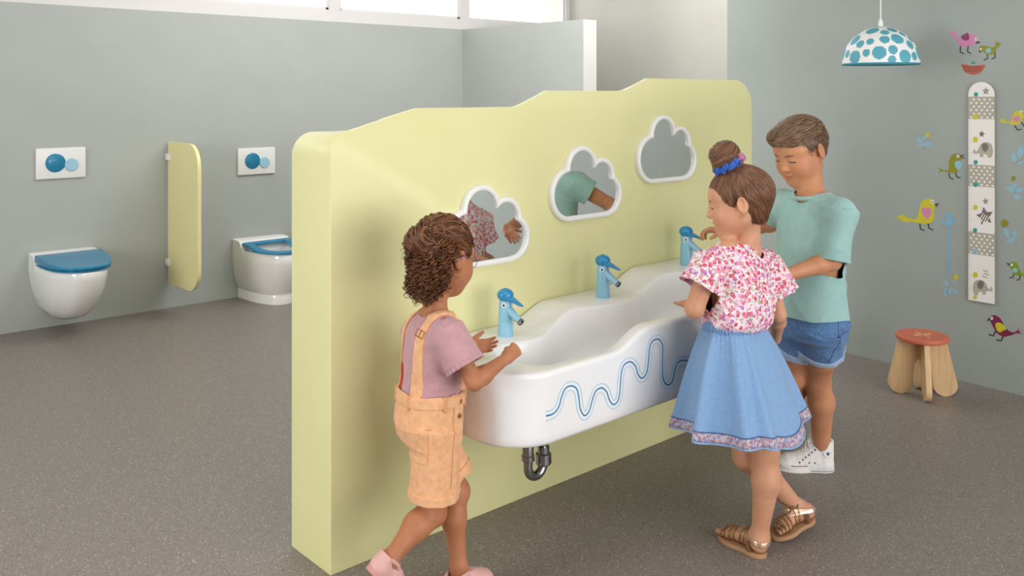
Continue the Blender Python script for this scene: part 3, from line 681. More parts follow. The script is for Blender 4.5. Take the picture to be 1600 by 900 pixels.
s.flat('wing', C([(200, 655), (230, 640), (275, 665), (295, 700), (270, 710), (240, 728), (212, 705)]), 'st_yellow', 1); s.lines('legs', [C([(200, 718), (180, 758), (140, 745)]), C([(266, 765), (250, 802), (208, 792)])], 2.2, 'st_dark'); s.flat('beak', C([(120, 628), (150, 595), (155, 620)]), 'st_dark', 1, 0); s.eye(*C([(167, 603)])[0], 2.6)
# plants
GP = 'plant stickers on the right wall'
def leaf(u, v, L, W, ang):
    c, s_ = math.cos(ang), math.sin(ang); return [(u + x * c - y * s_, v + x * s_ + y * c) for x, y in [(0, 0), (L * .3, W * .5), (L * .7, W * .5), (L, 0), (L * .7, -W * .5), (L * .3, -W * .5)]]
def star(u, v, r, k, inner=.7, ph=0): return [(u + (r if i % 2 == 0 else r * inner) * math.cos(math.pi * i / k + ph) * .92, v + (r if i % 2 == 0 else r * inner) * math.sin(math.pi * i / k + ph)) for i in range(2 * k)]
def sprig(u, v, leaves, flower, label, fm='st_yellow', stem=None):
    s = Stk('plant_sticker', u, v, label, 'wall sticker', GP)
    s._put('leaves', [smooth_closed(leaf(*l), 4) for l in leaves], 'st_sky', 0)
    if flower: s._put('flower', [star(*flower, 9, .75)], fm, 1)
    if stem: s.lines('stem', [stem], .6, 'st_grey', 0)
    return s
sprig(1443, 222, [(1441, 225, 14, 6, -2.2), (1441, 226, 15, 6, -.1), (1442, 220, 9, 5, -1.2), (1434, 226, 9, 4, .2)], (1449.5, 210.5, 4.6), 'pale blue sprig sticker with one yellow flower, beside the olive bird', stem=[(1438, 238), (1447, 228)])
sprig(1592, 245, [(1587, 254, 17, 8, -1.9), (1594, 246, 18, 9, -1.5), (1590, 256, 10, 4, -.4)], None, 'pale blue leaf sticker with no flower, at the right frame edge', stem=[(1584, 256), (1598, 248)])
sprig(1585, 298, [(1572, 292, 18, 7, .45), (1584, 300, 16, 7, -.3), (1584, 286, 9, 7, 1.3), (1583, 307, 13, 7, .15)], (1583.5, 279, 4.5), 'pale blue cup-shaped plant sticker with an olive flower, right of the growth chart', 'st_olive')
sprig(1578, 366, [(1570, 356, 17, 7, 1.2), (1572, 379, 17, 7, -.45), (1586, 372, 14, 6, -1.6)], (1570, 349, 7), 'pale blue sprig sticker with a spiky olive flower, beside the striped star', 'st_olive', [(1582, 377), (1594, 380)])
sprig(1487, 445, [(1481, 448, 12, 5, -2.0), (1487, 452, 12, 6, .5), (1479, 460, 12, 7, -.8), (1490, 444, 6, 6, -1.2), (1474, 452, 9, 4, .3), (1476, 456, 9, 5, .9)], (1493.5, 433, 4.5), 'pale blue sprig sticker with one yellow flower, above the coral stool')
s = Stk('flower_sticker', 1482, 380, 'tall pale blue flower sticker on a long straight stem', 'wall sticker')
s.lines('stem', [[(1483, 345), (1482.5, 395), (1482, 426)]], 4.2, 'st_fade'); s.flat('petals', [(1467, 344), (1478, 346), (1476, 336), (1483, 332), (1489, 338), (1487, 345), (1494, 342), (1488, 351), (1476, 352)], 'st_fade', 1)

# growth chart
cc = PW(1536, 472); t = thing('growth_chart', (PW(1536, 478)), 'tall white growth chart board with rounded top, elephants, stars and dotted bands', 'height chart')
xa = (PW(1514.5, 300) - W0) @ WD; xb = (PW(1556.5, 300) - W0) @ WD; wdt = xa - xb; xc = (xa + xb) / 2; zb_, zt_ = .392, 1.418
r = wdt / 2; out = [(xc - r, zb_), (xc + r, zb_)] + [(xc + r * math.cos(q), zt_ - r + r * math.sin(q)) for q in np.linspace(0, math.pi, 24)]
m = MB(); m.prism(out, W0 + WN * .0005, WD, UPV, WN, .012); obj('board', m, 'board_edge', t, smooth=False)
r2 = r - .0012; out2 = [(xc - r2, zb_ + .001), (xc + r2, zb_ + .001)] + [(xc + r2 * math.cos(q), zt_ - r + r2 * math.sin(q)) for q in np.linspace(0, math.pi, 24)]
m = MB(); m.prism(out2, W0 + WN * .0125, WD, UPV, WN, .0006); obj('white_face', m, 'st_white', t, smooth=False)
def CH(u, v): p = PW(u, v, .0131); return ((p - W0) @ WD, p[2])
def chart(name, polys, mat, lay=0):
    m = MB()
    for q in polys: m.prism([CH(*p) for p in q], W0 + WN * .0131, WD, UPV, WN, .0003 + .0003 * lay)
    return obj(name, m, mat, t, smooth=False)
def band(v0, v1):
    z0 = CH(1536, v1)[1]; z1 = CH(1536, v0)[1]
    m = MB(); n = 8; st = wdt / n
    sc = []; 
    out = [(xc - r2, z0), (xc + r2, z0), (xc + r2, z1), (xc - r2, z1)]
    m.prism(out, W0 + WN * .0131, WD, UPV, WN, .0003, 0)
    row = 0; z = z0 + .008
    while z < z1 - .004:
        for i in range(5):
            x = xc - r2 + (i + .35 + (.5 if row % 2 else 0)) * wdt / 5
            if abs(x - xc) < r2 - .004: m.prism([(x + .0052 * math.cos(q), z + .0052 * math.sin(q)) for q in np.linspace(0, 6.283, 12, endpoint=False)], W0 + WN * .0131, WD, UPV, WN, .0006, 1)
        z += .0165; row += 1
    obj('dotted_band', m, ['st_beige', 'st_white'], t, smooth=False)
for a, b in ((151, 186), (258, 292), (364, 399)): band(a, b)
m = MB(); z = zb_ + .01
i = 0
while z < zt_ - .1:
    L = .010 if i % 5 else .016; m.prism([(xc + r2 - L, z), (xc + r2 - .001, z), (xc + r2 - .001, z + .0012), (xc + r2 - L, z + .0012)], W0 + WN * .0131, WD, UPV, WN, .0005); z += .0105; i += 1
obj('scale_marks', m, 'st_grey', t, smooth=False)
for u, v, rr, mt in ((1525, 147.5, 4, 'st_teal'), (1524.5, 182.5, 5.2, 'st_yellow'), (1524, 218, 5, 'st_yellow'), (1524.5, 253.5, 4, 'st_teal'), (1524.5, 288.5, 4.3, 'st_teal'), (1524, 324, 4.6, 'st_yellow'), (1523.5, 360, 4.2, 'st_teal'), (1523, 393, 5.2, 'st_sky'), (1524, 429.5, 5, 'st_yellow'), (1523.5, 464.5, 3.6, 'st_yellow')):
    chart('marker', [star(u, v, rr, 9, .78)], mt, 2)
chart('star', [star(1540.5, 142.5, 6.5, 5, .5, -1.57)], 'st_grey', 1); chart('star', [star(1534, 209.5, 5.5, 5, .5, -1.4)], 'st_dgrey', 1); chart('star', [star(1540, 314.5, 5.5, 5, .5, -1.7)], 'st_grey', 1)
chart('star', [star(1539, 338, 15, 5, .5, -1.75)], 'st_dgrey', 1)
chart('star_stripes', [[(1533 + i * 3.3 - 4, 345 + i * 1.5), (1540 + i * 3.2 - 4, 336 + i * 1.8 - 3), (1541 + i * 3.2 - 4, 337 + i * 1.8 - 3), (1534 + i * 3.3 - 4, 346.2 + i * 1.5)] for i in range(4)], 'st_white', 2)
def eleph(k, fl, u0, v0):
    f = lambda L: [(u0 + fl * a * k, v0 + b * k) for a, b in L]
    chart('elephant', [smooth_closed(f([(-17, 2), (-14, -1), (-13, 3), (-9, 0), (-5, -8), (3, -12), (11, -9), (14, 0), (13, 8), (11, 12), (6, 12), (5, 8), (-1, 7), (-1, 11), (-6, 11), (-7, 6), (-12, 6), (-16, 6)]), 4)], 'st_beige', 1)
    chart('elephant_ear', [smooth_closed(f([(-3, -9), (4, -10), (7, -3), (3, 3), (-2, 0)]), 4)], 'st_dgrey', 2)
eleph(1.0, 1, 1537.5, 234); eleph(1.0, -1, 1534, 449)
chart('twig_marks', [[(1536 + a, 421 + b), (1544 + a, 424 + b), (1543.5 + a, 426 + b), (1535.5 + a, 423 + b)] for a, b in ((0, 0), (2, 5), (-1, 9))], 'st_beige', 1)
# ------------------------------------------------------------------ smooth solids (signed distance grids turned into one surface)
def V(*a): return np.array(a, float)
def unit(v): v = np.array(v, float); return v / np.linalg.norm(v)
class Field:
    def __init__(s, lo, hi, h):
        s.h = h; s.lo = np.array(lo, float); s.n = np.ceil((np.array(hi) - s.lo) / h).astype(int) + 1; s.hi = s.lo + s.h * (s.n - 1)
        s.f = np.full(tuple(s.n), 1.0, np.float32)
    def sub(s, lo, hi):
        a = np.clip(np.floor((np.array(lo) - s.lo) / s.h).astype(int), 0, s.n - 1); b = np.clip(np.ceil((np.array(hi) - s.lo) / s.h).astype(int) + 1, 1, s.n)
        g = [s.lo[i] + s.h * np.arange(a[i], b[i], dtype=np.float32) for i in range(3)]
        return tuple(slice(a[i], b[i]) for i in range(3)), g[0][:, None, None], g[1][None, :, None], g[2][None, None, :]
    def op(s, lo, hi, fn, mode='u', k=.01):
        sl, X, Y, Z = s.sub(lo, hi)
        if s.f[sl].size == 0: return
        d = fn(X, Y, Z).astype(np.float32); f = s.f[sl]
        if mode == 'u':
            if k <= 0: s.f[sl] = np.minimum(f, d)
            else: hh = np.maximum(k - np.abs(f - d), 0) / k; s.f[sl] = np.minimum(f, d) - hh * hh * k * .25
        elif mode == 's':
            d = -d; hh = np.maximum(k - np.abs(f - d), 0) / max(k, 1e-6); s.f[sl] = np.maximum(f, d) + hh * hh * k * .25
        elif mode == 'i': s.f[sl] = np.maximum(f, d)
        elif mode == 'add': s.f[sl] = f + d
    def cone(s, a, b, ra, rb=None, k=.012, mode='u', pad=None):
        rb = ra if rb is None else rb; a = np.array(a, float); b = np.array(b, float); r = max(ra, rb) + (pad or (k + 4 * s.h + .004))
        ba = b - a; L2 = max(float(ba @ ba), 1e-9)
        def fn(X, Y, Z):
            px, py, pz = X - a[0], Y - a[1], Z - a[2]; t = np.clip((px * ba[0] + py * ba[1] + pz * ba[2]) / L2, 0, 1)
            return np.sqrt((px - t * ba[0]) ** 2 + (py - t * ba[1]) ** 2 + (pz - t * ba[2]) ** 2) - (ra + (rb - ra) * t)
        s.op(np.minimum(a, b) - r, np.maximum(a, b) + r, fn, mode, k)
    def chain(s, pts, rads, k=.012, mode='u'):
        for i in range(len(pts) - 1): s.cone(pts[i], pts[i + 1], rads[i], rads[i + 1], k, mode)
    def ell(s, c, r, M=None, k=.012, mode='u'):
        c = np.array(c, float); r = np.array(r, float); M = np.eye(3) if M is None else M
        R_ = max(r) + k + 4 * s.h + .004
        def fn(X, Y, Z):
            px, py, pz = X - c[0], Y - c[1], Z - c[2]; q = [px * M[0, i] + py * M[1, i] + pz * M[2, i] for i in range(3)]
            k0 = np.sqrt(sum((q[i] / r[i]) ** 2 for i in range(3))); k1 = np.sqrt(sum((q[i] / r[i] ** 2) ** 2 for i in range(3))) + 1e-9
            return k0 * (k0 - 1) / k1
        s.op(c - R_, c + R_, fn, mode, k)
    def cap(s, a, b, ra, rb, k=.01, mode='u', asp=1.0, side=None, over=(0, 0)):
        """flat-ended (elliptic) cone; ra/rb radii, asp = radius ratio across 'side'"""
        a = np.array(a, float); b = np.array(b, float); ax = b - a; L = np.linalg.norm(ax); ax /= L
        sd = np.array(side if side is not None else ([1, 0, 0] if abs(ax[0]) < .9 else [0, 1, 0]), float); sd = unit(sd - ax * (sd @ ax)); s2 = np.cross(ax, sd)
        r = max(ra, rb) * max(1, asp) + k + .02
        def fn(X, Y, Z):
            px, py, pz = X - a[0], Y - a[1], Z - a[2]; t = px * ax[0] + py * ax[1] + pz * ax[2]; u = (px * sd[0] + py * sd[1] + pz * sd[2]) / asp; v = px * s2[0] + py * s2[1] + pz * s2[2]
            q = np.sqrt(u * u + v * v) - (ra + (rb - ra) * np.clip(t / L, -.3, 1.3)); return np.maximum(q, np.maximum(-over[0] - t, t - L - over[1]))
        s.op(np.minimum(a, b) - r, np.maximum(a, b) + r, fn, mode, k)
    def loft(s, F_, secs, off=0.0, k=.015, mode='u', ztop=None, zbot=None, pw=2.2):
        """F_=(origin, right, fwd); secs rows: z, cx(right), cy(fwd), rx, ry"""
        o, r, f = F_; S_ = np.array(secs, float); z = S_[:, 0]
        zt = z[-1] if ztop is None else ztop; zb = z[0] if zbot is None else zbot
        R_ = max(S_[:, 3].max(), S_[:, 4].max()) + abs(S_[:, 1:3]).max() + .05
        zz = np.linspace(z[0], z[-1], 60)
        sm = [np.interp(zz, z, S_[:, i]) for i in range(1, 5)]
        kern = np.hanning(9); kern /= kern.sum(); sm = [np.convolve(np.pad(q, 4, 'edge'), kern, 'valid') for q in sm]
        def fn(X, Y, Z):
            px, py = X - o[0], Y - o[1]; u = px * r[0] + py * r[1]; v = px * f[0] + py * f[1]; Zr = Z[0, 0]
            cx, cy, rx, ry = [np.interp(Zr, zz, q)[None, None, :] for q in sm]; rx = rx + off; ry = ry + off
            q = (np.abs((u - cx) / rx) ** pw + np.abs((v - cy) / ry) ** pw) ** (1 / pw)
            d = (q - 1) * np.minimum(rx, ry); return np.maximum(d, np.maximum(zb - Z, Z - zt))
        s.op((o[0] - R_, o[1] - R_, zb - .03), (o[0] + R_, o[1] + R_, zt + .03), fn, mode, k)
    def folds(s, lo, hi, items):
        def fn(X, Y, Z):
            d = 0
            for dr, fr, amp, wd, wf, cen, rad in items:
                ph = (X * dr[0] + Y * dr[1] + Z * dr[2]) * fr + 1.3 * np.sin((X * wd[0] + Y * wd[1] + Z * wd[2]) * wf + fr)
                e = amp * (1 - np.abs(np.sin(ph)) ** .8 * 1.4)
                if rad: e = e * np.exp(-((X - cen[0]) ** 2 + (Y - cen[1]) ** 2 + (Z - cen[2]) ** 2) / rad ** 2)
                d = d + e
            return -d
        s.op(lo, hi, fn, 'add')
    def copyf(s): o = Field.__new__(Field); o.h, o.lo, o.hi, o.n, o.f = s.h, s.lo, s.hi, s.n, s.f.copy(); return o
    def sample(s, p):
        q = np.clip((p - s.lo) / s.h, 0, s.n - 1.001); i = q.astype(int); t = q - i; r = 0
        for a in (0, 1):
            for b in (0, 1):
                for c in (0, 1):
                    w_ = (t[:, 0] if a else 1 - t[:, 0]) * (t[:, 1] if b else 1 - t[:, 1]) * (t[:, 2] if c else 1 - t[:, 2]); r = r + w_ * s.f[i[:, 0] + a, i[:, 1] + b, i[:, 2] + c]
        return r
    def grad(s, p):
        e = s.h; g = np.stack([s.sample(p + d) - s.sample(p - d) for d in np.eye(3) * e], 1); return g / (np.linalg.norm(g, axis=1)[:, None] + 1e-9)
    def project(s, p, off=0.0, it=4):
        for _ in range(it): p = p - s.grad(p) * (s.sample(p) - off)[:, None]
        return p
    def mesh(s):
        f = s.f; neg = f < 0; nx, ny, nz = f.shape
        cnt = np.zeros((nx - 1, ny - 1, nz - 1), np.int8)
        for a in (0, 1):
            for b in (0, 1):
                for c in (0, 1): cnt += neg[a:nx - 1 + a, b:ny - 1 + b, c:nz - 1 + c]
        act = (cnt > 0) & (cnt < 8); idx = np.full(act.shape, -1, np.int32); I = np.argwhere(act); idx[act] = np.arange(len(I))
        P_ = np.zeros((len(I), 3)); W_ = np.zeros(len(I)); cr_ = [(a, b, c) for a in (0, 1) for b in (0, 1) for c in (0, 1)]
        val = {c: f[I[:, 0] + c[0], I[:, 1] + c[1], I[:, 2] + c[2]].astype(float) for c in cr_}
        for c in cr_:
            for ax in range(3):
                if c[ax] == 0:
                    d = list(c); d[ax] = 1; d = tuple(d); a, b = val[c], val[d]; m = (a < 0) != (b < 0)
                    t = np.where(m, a / np.where(m, a - b, 1), 0)[:, None]; e = np.zeros(3); e[ax] = 1
                    P_ += np.where(m[:, None], np.array(c) + t * e, 0); W_ += m
        P_ = (P_ / W_[:, None] + I) * s.h + s.lo; quads = []
        for ax in range(3):
            sl0 = [slice(None)] * 3; sl1 = [slice(None)] * 3; sl0[ax] = slice(0, -1); sl1[ax] = slice(1, None)
            A, B_ = neg[tuple(sl0)], neg[tuple(sl1)]; E_ = np.argwhere(A != B_); o1, o2 = (ax + 1) % 3, (ax + 2) % 3
            E_ = E_[(E_[:, o1] > 0) & (E_[:, o2] > 0) & (E_[:, o1] < f.shape[o1] - 1) & (E_[:, o2] < f.shape[o2] - 1)]
            fl = A[tuple(E_.T)]; q = []
            for d1, d2 in ((0, 0), (1, 0), (1, 1), (0, 1)):
                e = E_.copy(); e[:, o1] -= d1; e[:, o2] -= d2; q.append(idx[tuple(e.T)])
            q = np.stack(q, 1); q[~fl] = q[~fl][:, ::-1]; quads.append(q)
        return P_, np.concatenate(quads)
def relax(P_, Q, it=1, lam=.5):
    for _ in range(it):
        acc = np.zeros_like(P_); c = np.zeros(len(P_))
        for a, b in ((0, 1), (1, 2), (2, 3), (3, 0)):
            for i, j in ((a, b), (b, a)): np.add.at(acc, Q[:, i], P_[Q[:, j]]); np.add.at(c, Q[:, i], 1)
        P_ = P_ + lam * (acc / np.maximum(c, 1)[:, None] - P_)
    return P_
def qobj(name, P_, Q, mats, parent, tint=None, tone=None):
    me = bpy.data.meshes.new(name); me.vertices.add(len(P_)); me.vertices.foreach_set('co', np.asarray(P_, np.float32).ravel())
    me.loops.add(Q.size); me.loops.foreach_set('vertex_index', Q.astype(np.int32).ravel()); me.polygons.add(len(Q)); me.polygons.foreach_set('loop_start', np.arange(len(Q), dtype=np.int32) * Q.shape[1])
    try: me.polygons.foreach_set('loop_total', np.full(len(Q), Q.shape[1], np.int32))
    except Exception: pass
    me.update(calc_edges=True); me.validate()
    if tint is not None:
        at = me.attributes.new('tint', 'FLOAT', 'POINT'); at.data.foreach_set('value', np.asarray(tint, np.float32))
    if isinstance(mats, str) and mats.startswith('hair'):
        if tone is None: v = np.full(len(P_), .34)  # base mesh coloured darker: shade between the strands is in the tone
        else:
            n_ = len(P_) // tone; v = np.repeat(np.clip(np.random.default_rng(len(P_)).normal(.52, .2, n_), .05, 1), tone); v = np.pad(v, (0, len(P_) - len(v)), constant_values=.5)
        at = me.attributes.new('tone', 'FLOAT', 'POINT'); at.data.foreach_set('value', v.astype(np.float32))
    return link(name, me, mats, parent, sharp=None)
def fobj(name, F_, mats, parent, tint=None, rel=1):
    P_, Q = F_.mesh(); P_ = relax(P_, Q, rel) if rel else P_
    return qobj(name, P_, Q, mats, parent, tint(P_) if tint else None)
def patch(F_, name, mat, parent, region, off=.002, inner=-.0015, lo=None, hi=None, rel=1):
    """a layer lying on a surface, cut out by region(X,Y,Z)<0"""
    sl, X, Y, Z = F_.sub(lo if lo is not None else F_.lo, hi if hi is not None else F_.hi)
    G_ = Field.__new__(Field); G_.h = F_.h; G_.lo = np.array([X[0, 0, 0], Y[0, 0, 0], Z[0, 0, 0]], float); f = F_.f[sl]
    G_.f = np.maximum(np.maximum(f - off, -(f - inner)), region(X, Y, Z)).astype(np.float32); G_.n = np.array(G_.f.shape); G_.hi = G_.lo + G_.h * (G_.n - 1)
    if (G_.f < 0).sum() == 0: print('EMPTY patch', name); return None
    return fobj(name, G_, mat, parent, rel=rel)
def boxr(o, ax, half):
    """oriented box region"""
    o = np.array(o, float); ax = [unit(a) for a in ax]
    def fn(X, Y, Z):
        d = None
        for a, h in zip(ax, half):
            q = np.abs((X - o[0]) * a[0] + (Y - o[1]) * a[1] + (Z - o[2]) * a[2]) - h; d = q if d is None else np.maximum(d, q)
        return d
    return fn
def tubes(paths, rad, n=4):
    """paths (N,K,3) arrays -> one set of quads"""
    global TN
    N_, K, _ = paths.shape; TN = K * n; T = np.gradient(paths, axis=1); T /= np.linalg.norm(T, axis=2)[..., None] + 1e-9
    A = np.cross(T, np.array([.31, .52, .79])); A /= np.linalg.norm(A, axis=2)[..., None] + 1e-9; B_ = np.cross(T, A)
    r = np.broadcast_to(rad, (N_, K))[..., None, None]; q = np.arange(n) * 2 * math.pi / n
    V_ = paths[:, :, None, :] + r * (A[:, :, None, :] * np.cos(q)[None, None, :, None] + B_[:, :, None, :] * np.sin(q)[None, None, :, None])
    P_ = V_.reshape(-1, 3); base = (np.arange(N_)[:, None] * K + np.arange(K - 1)[None, :]) * n; Q = []
    for j in range(n):
        k = (j + 1) % n; Q.append(np.stack([base + j, base + k, base + n + k, base + n + j], -1).reshape(-1, 4))
    return P_, np.concatenate(Q)
def strands(F_, seeds, flow, steps, step, off, rad, curl=None, lift=None):
    p = F_.project(seeds, off); path = [p]; 
    for i in range(steps):
        g = F_.grad(p); d = flow(p, i / steps); d = d - g * np.sum(g * d, 1)[:, None]; d /= np.linalg.norm(d, axis=1)[:, None] + 1e-9
        p = p + d * step; o = off if lift is None else off + lift(i / steps)
        p = p - F_.grad(p) * (F_.sample(p) - o)[:, None]; path.append(p)
    path = np.stack(path, 1)
    if curl is not None: path = path + curl(path)
    t = np.linspace(0, 1, steps + 1); prof = rad * (1 - .75 * np.abs(2 * t - 1) ** 3)
    return tubes(path, prof[None, :])
def surf_pts(F_, n, keep=None, rng=RNG):
    P_, Q = F_.mesh(); i = rng.integers(0, len(P_), n * 3); p = P_[i] + rng.normal(size=(len(i), 3)) * F_.h * .4
    if keep is not None: p = p[keep(p)]
    return p[:n]

# ------------------------------------------------------------------ body building blocks
def frame(fwd, pitch=0.0, roll=0.0):
    """columns right, forward, up; pitch>0 looks down; roll>0 tilts the crown to the right"""
    f = unit([fwd[0], fwd[1], 0]); r = np.array([f[1], -f[0], 0.0]); u = np.array([0, 0, 1.0])
    c, s_ = math.cos(pitch), math.sin(pitch); f2 = f * c - u * s_; u2 = u * c + f * s_
    c, s_ = math.cos(roll), math.sin(roll); r2 = r * c - u2 * s_; u3 = u2 * c + r * s_
    return np.stack([r2, f2, u3], 1)
class Head:
    def __init__(s, c, fwd, pitch, roll, k): s.c = np.array(c, float); s.M = frame(fwd, pitch, roll); s.k = k
    def w(s, x, y, z): return s.c + s.M @ (np.array([x, y, z]) * s.k)
    def loc(s, p): return ((p - s.c) @ s.M) / s.k
def build_head(F_, H, ear=True, smile=0.0):
    k = H.k; M = H.M
    F_.ell(H.w(0, -.014, .030), np.array([.072, .088, .074]) * k, M, .01)
    F_.ell(H.w(0, .018, -.018), np.array([.062, .061, .066]) * k, M, .03)
    F_.ell(H.w(0, .044, .030), np.array([.054, .038, .038]) * k, M, .03)                       # forehead
    F_.cone(H.w(-.008, .060, -.078), H.w(.008, .060, -.078), .0155 * k, k=.035)                  # chin
    for sg in (-1, 1):
        F_.cone(H.w(sg * .046, .000, -.046), H.w(sg * .016, .050, -.076), .016 * k, .014 * k, k=.035)  # jaw line
        F_.ell(H.w(sg * .033, .051, -.034), np.array([.026, .026, .025]) * k, M, .035)             # cheek
        F_.ell(H.w(sg * .0285, .0925, .004), np.array([.016, .0105, .010]) * k, M, .014, 's')       # socket
        F_.ell(H.w(sg * .0285, .0675, .002), np.array([.0140, .0145, .0125]) * k, M, .006)          # eyeball under the lids
        if ear:
            a = .38 * sg; E_ = M @ np.array([[math.cos(a), math.sin(a), 0], [-math.sin(a), math.cos(a), 0], [0, 0, 1.0]])
            F_.ell(H.w(sg * .0765, -.012, -.002), np.array([.0075, .0175, .0275]) * k, E_, .006)
            F_.ell(H.w(sg * .0690, -.004, -.028), np.array([.006, .009, .009]) * k, E_, .008)
            F_.ell(H.w(sg * .0835, -.008, .002), np.array([.0068, .0105, .0175]) * k, E_, .003, 's')
            F_.cone(H.w(sg * .0775, -.002, -.014), H.w(sg * .0785, -.006, .002), .0022 * k, k=.003)
    F_.cone(H.w(0, .080, .004), H.w(0, .0905, -.022), .0062 * k, .0082 * k, k=.016)                 # nose
    F_.ell(H.w(0, .0925, -.0245), np.array([.0092, .0092, .0082]) * k, M, .008)
    for sg in (-1, 1):
        F_.ell(H.w(sg * .0090, .085, -.028), np.array([.0062, .0078, .0058]) * k, M, .007)
        F_.ell(H.w(sg * .0048, .0895, -.0342), np.array([.0026, .0036, .0022]) * k, M, .002, 's')
    up = .006 * smile; wd = .019 + .009 * smile
    F_.chain([H.w(-wd * .8, .0735, -.0500 + up), H.w(-.005, .0805, -.0492), H.w(.005, .0805, -.0492), H.w(wd * .8, .0735, -.0500 + up)], [.0042 * k, .0056 * k, .0056 * k, .0042 * k], k=.008)
    F_.cone(H.w(-.010, .0770, -.0595 + up * .2), H.w(.010, .0770, -.0595 + up * .2), .0064 * k, k=.008)
    F_.chain([H.w(-wd, .0735, -.0530 + up), H.w(-.009, .0840, -.0556), H.w(0, .0862, -.0556), H.w(.009, .0840, -.0556), H.w(wd, .0735, -.0530 + up)], [.0020 * k, .0024 * k, .0024 * k, .0024 * k, .0020 * k], k=.0025, mode='s')
def face_tint(H):
    def t(P_):
        q = H.loc(P_); x, y, z = q.T; lips = (1 - sstep(np.sqrt((x / .0215) ** 2 + ((z + .0555) / (.0098 - .003 * np.abs(x) / .018)) ** 2), .75, 1.1)) * (y > .06)
        ck = .22 * np.exp(-(((np.abs(x) - .036) / .018) ** 2 + ((z + .03) / .016) ** 2)) * (y > .03); return np.clip(lips * .6 + ck, 0, 1)
    return t
def face_parts(H, parent, iris='#4a3524', closed=.5, brow='brow', lash='black'):
    """eyeball in front of the lids' slit, lash line, brow"""
    k = H.k
    if 'iris' not in MATS: base_mat('iris', iris, .2)
    for sg in (-1, 1):
        m = MB(); pts = []; rings_ = []
        # visible almond of the eye: small convex patch
        for u in np.linspace(-1, 1, 11):
            row = []
            for v in np.linspace(-1, 1, 5):
                h_ = (.0050 * (1 - closed)) * (1 - u * u) ** .6
                row.append(H.w(sg * (.0285 + u * .0128), .0675 + .0150 * math.sqrt(max(0, 1 - (u * .80) ** 2)) - .0001, -.0006 + v * h_ - .0022 * closed - .0006 * u * u))
            rings_.append(row)
        m.loops(rings_, close=False); e = obj('eye', m, 'white_eye', parent, fix=False)
        m = MB(); rr = []
        for r_ in (0, .55, 1.0):
            rr.append([H.w(sg * .0285 + .0047 * r_ * math.cos(q), .0675 + .01535 * math.sqrt(1 - (.0047 * r_ / .0135) ** 2), -.0022 * closed - .0004 + min(.0049 * (1 - closed), .0047) * r_ * math.sin(q)) for q in np.linspace(0, 2 * math.pi, 14, endpoint=False)])
        m.loops(rr, True, False, False); obj('iris', m, 'iris', e, fix=False)
        m = MB(); L = []
        for u in np.linspace(-1.05, 1.12, 10): L.append(H.w(sg * (.0285 + u * .0128), .0682 + .0152 * math.sqrt(max(0, 1 - (u * .78) ** 2)), -.0002 + (.0050 * (1 - closed)) * max(0, 1 - u * u) ** .6 - .0022 * closed - .0006 * u * u))
        m.tube(L, [(.0015 * k, .0009 * k)] * 10, 6); obj('eyelashes', m, lash, parent)
        m = MB(); L = [H.w(sg * x, y, z) for x, y, z in ((.013, .0845, .0175), (.020, .0843, .0205), (.029, .0815, .0220), (.038, .0765, .0205), (.044, .071, .0165))]
        m.tube(L, [(.0014 * k, .0012 * k), (.0022 * k, .0012 * k), (.0022 * k, .0011 * k), (.0016 * k, .001 * k), (.0007 * k, .0007 * k)], 8); obj('eyebrow', m, brow, parent)
def hand(F_, wrist, d, n, thumb, k=1.0, curl=(.3, .35, .4, .45), bend=(.6, .5), spread=.10, th=(.7, .55, .25), thb=.3, rw=.0165):
    """wrist point, finger direction d, palm normal n, thumb side vector (roughly), curls per finger (radians at the knuckle)"""
    d = unit(d); n = unit(np.array(n, float) - d * (np.array(n) @ d)); w_ = np.cross(d, n); w_ = w_ if w_ @ np.array(thumb) > 0 else -w_
    W = np.array(wrist, float); PL = .050 * k; kn = []
    for i, a in enumerate((.0178, .0060, -.0060, -.0172)):
        kp = W + d * (PL - (.0, -.002, .0, .005)[i] * k) + w_ * a * k - n * .001; kn.append(kp)
        F_.cone(W + w_ * a * .55 * k + d * .004, kp, .0105 * k, .0078 * k, k=.010)
    F_.cone(W - d * .006, W + d * .01, rw * .82 * k, .0125 * k, k=.012)
    for i in range(4):
        L = np.array([(.021, .0145, .012), (.0235, .016, .0125), (.0215, .015, .0125), (.017, .0115, .011)][i]) * k; r = (.0064, .0065, .0063, .0056)[i] * k
        a = curl[i]; p = kn[i]; sp = spread * (1.5 - i) / 1.5
        for j in range(3):
            dd = unit((d * math.cos(a) + n * math.sin(a)) + w_ * sp * (1 if j == 0 else .6)); q = p + dd * L[j]
            F_.cone(p, q, r * (1 - .07 * j), r * (1 - .07 * (j + 1)), k=.0015 if j else .004); p = q; a += bend[0] if j == 0 else bend[1]
    b = W + d * .010 * k + w_ * .013 * k + n * .003; t1 = unit(d * th[0] + w_ * th[1] + n * th[2]); q = b + t1 * .022 * k
    F_.cone(b, q, .0105 * k, .0078 * k, k=.010); t2 = unit(t1 + n * thb * .6 + d * .25); q2 = q + t2 * .018 * k; F_.cone(q, q2, .0074 * k, .0068 * k, k=.004)
    t3 = unit(t2 + d * thb + n * thb * .3); F_.cone(q2, q2 + t3 * .014 * k, .0068 * k, .0056 * k, k=.003)
def arm(F_, sh, el, wr, k=1.0, rs=.034, re=.0245, rw=.0165):
    sh, el, wr = (np.array(q, float) for q in (sh, el, wr)); F_.cone(sh, el, rs * k, re * k, k=.02)
    m = el * .72 + wr * .28; F_.cone(el, m, re * k, .0255 * k, k=.012); F_.cone(m, wr, .0255 * k, rw * k, k=.014)
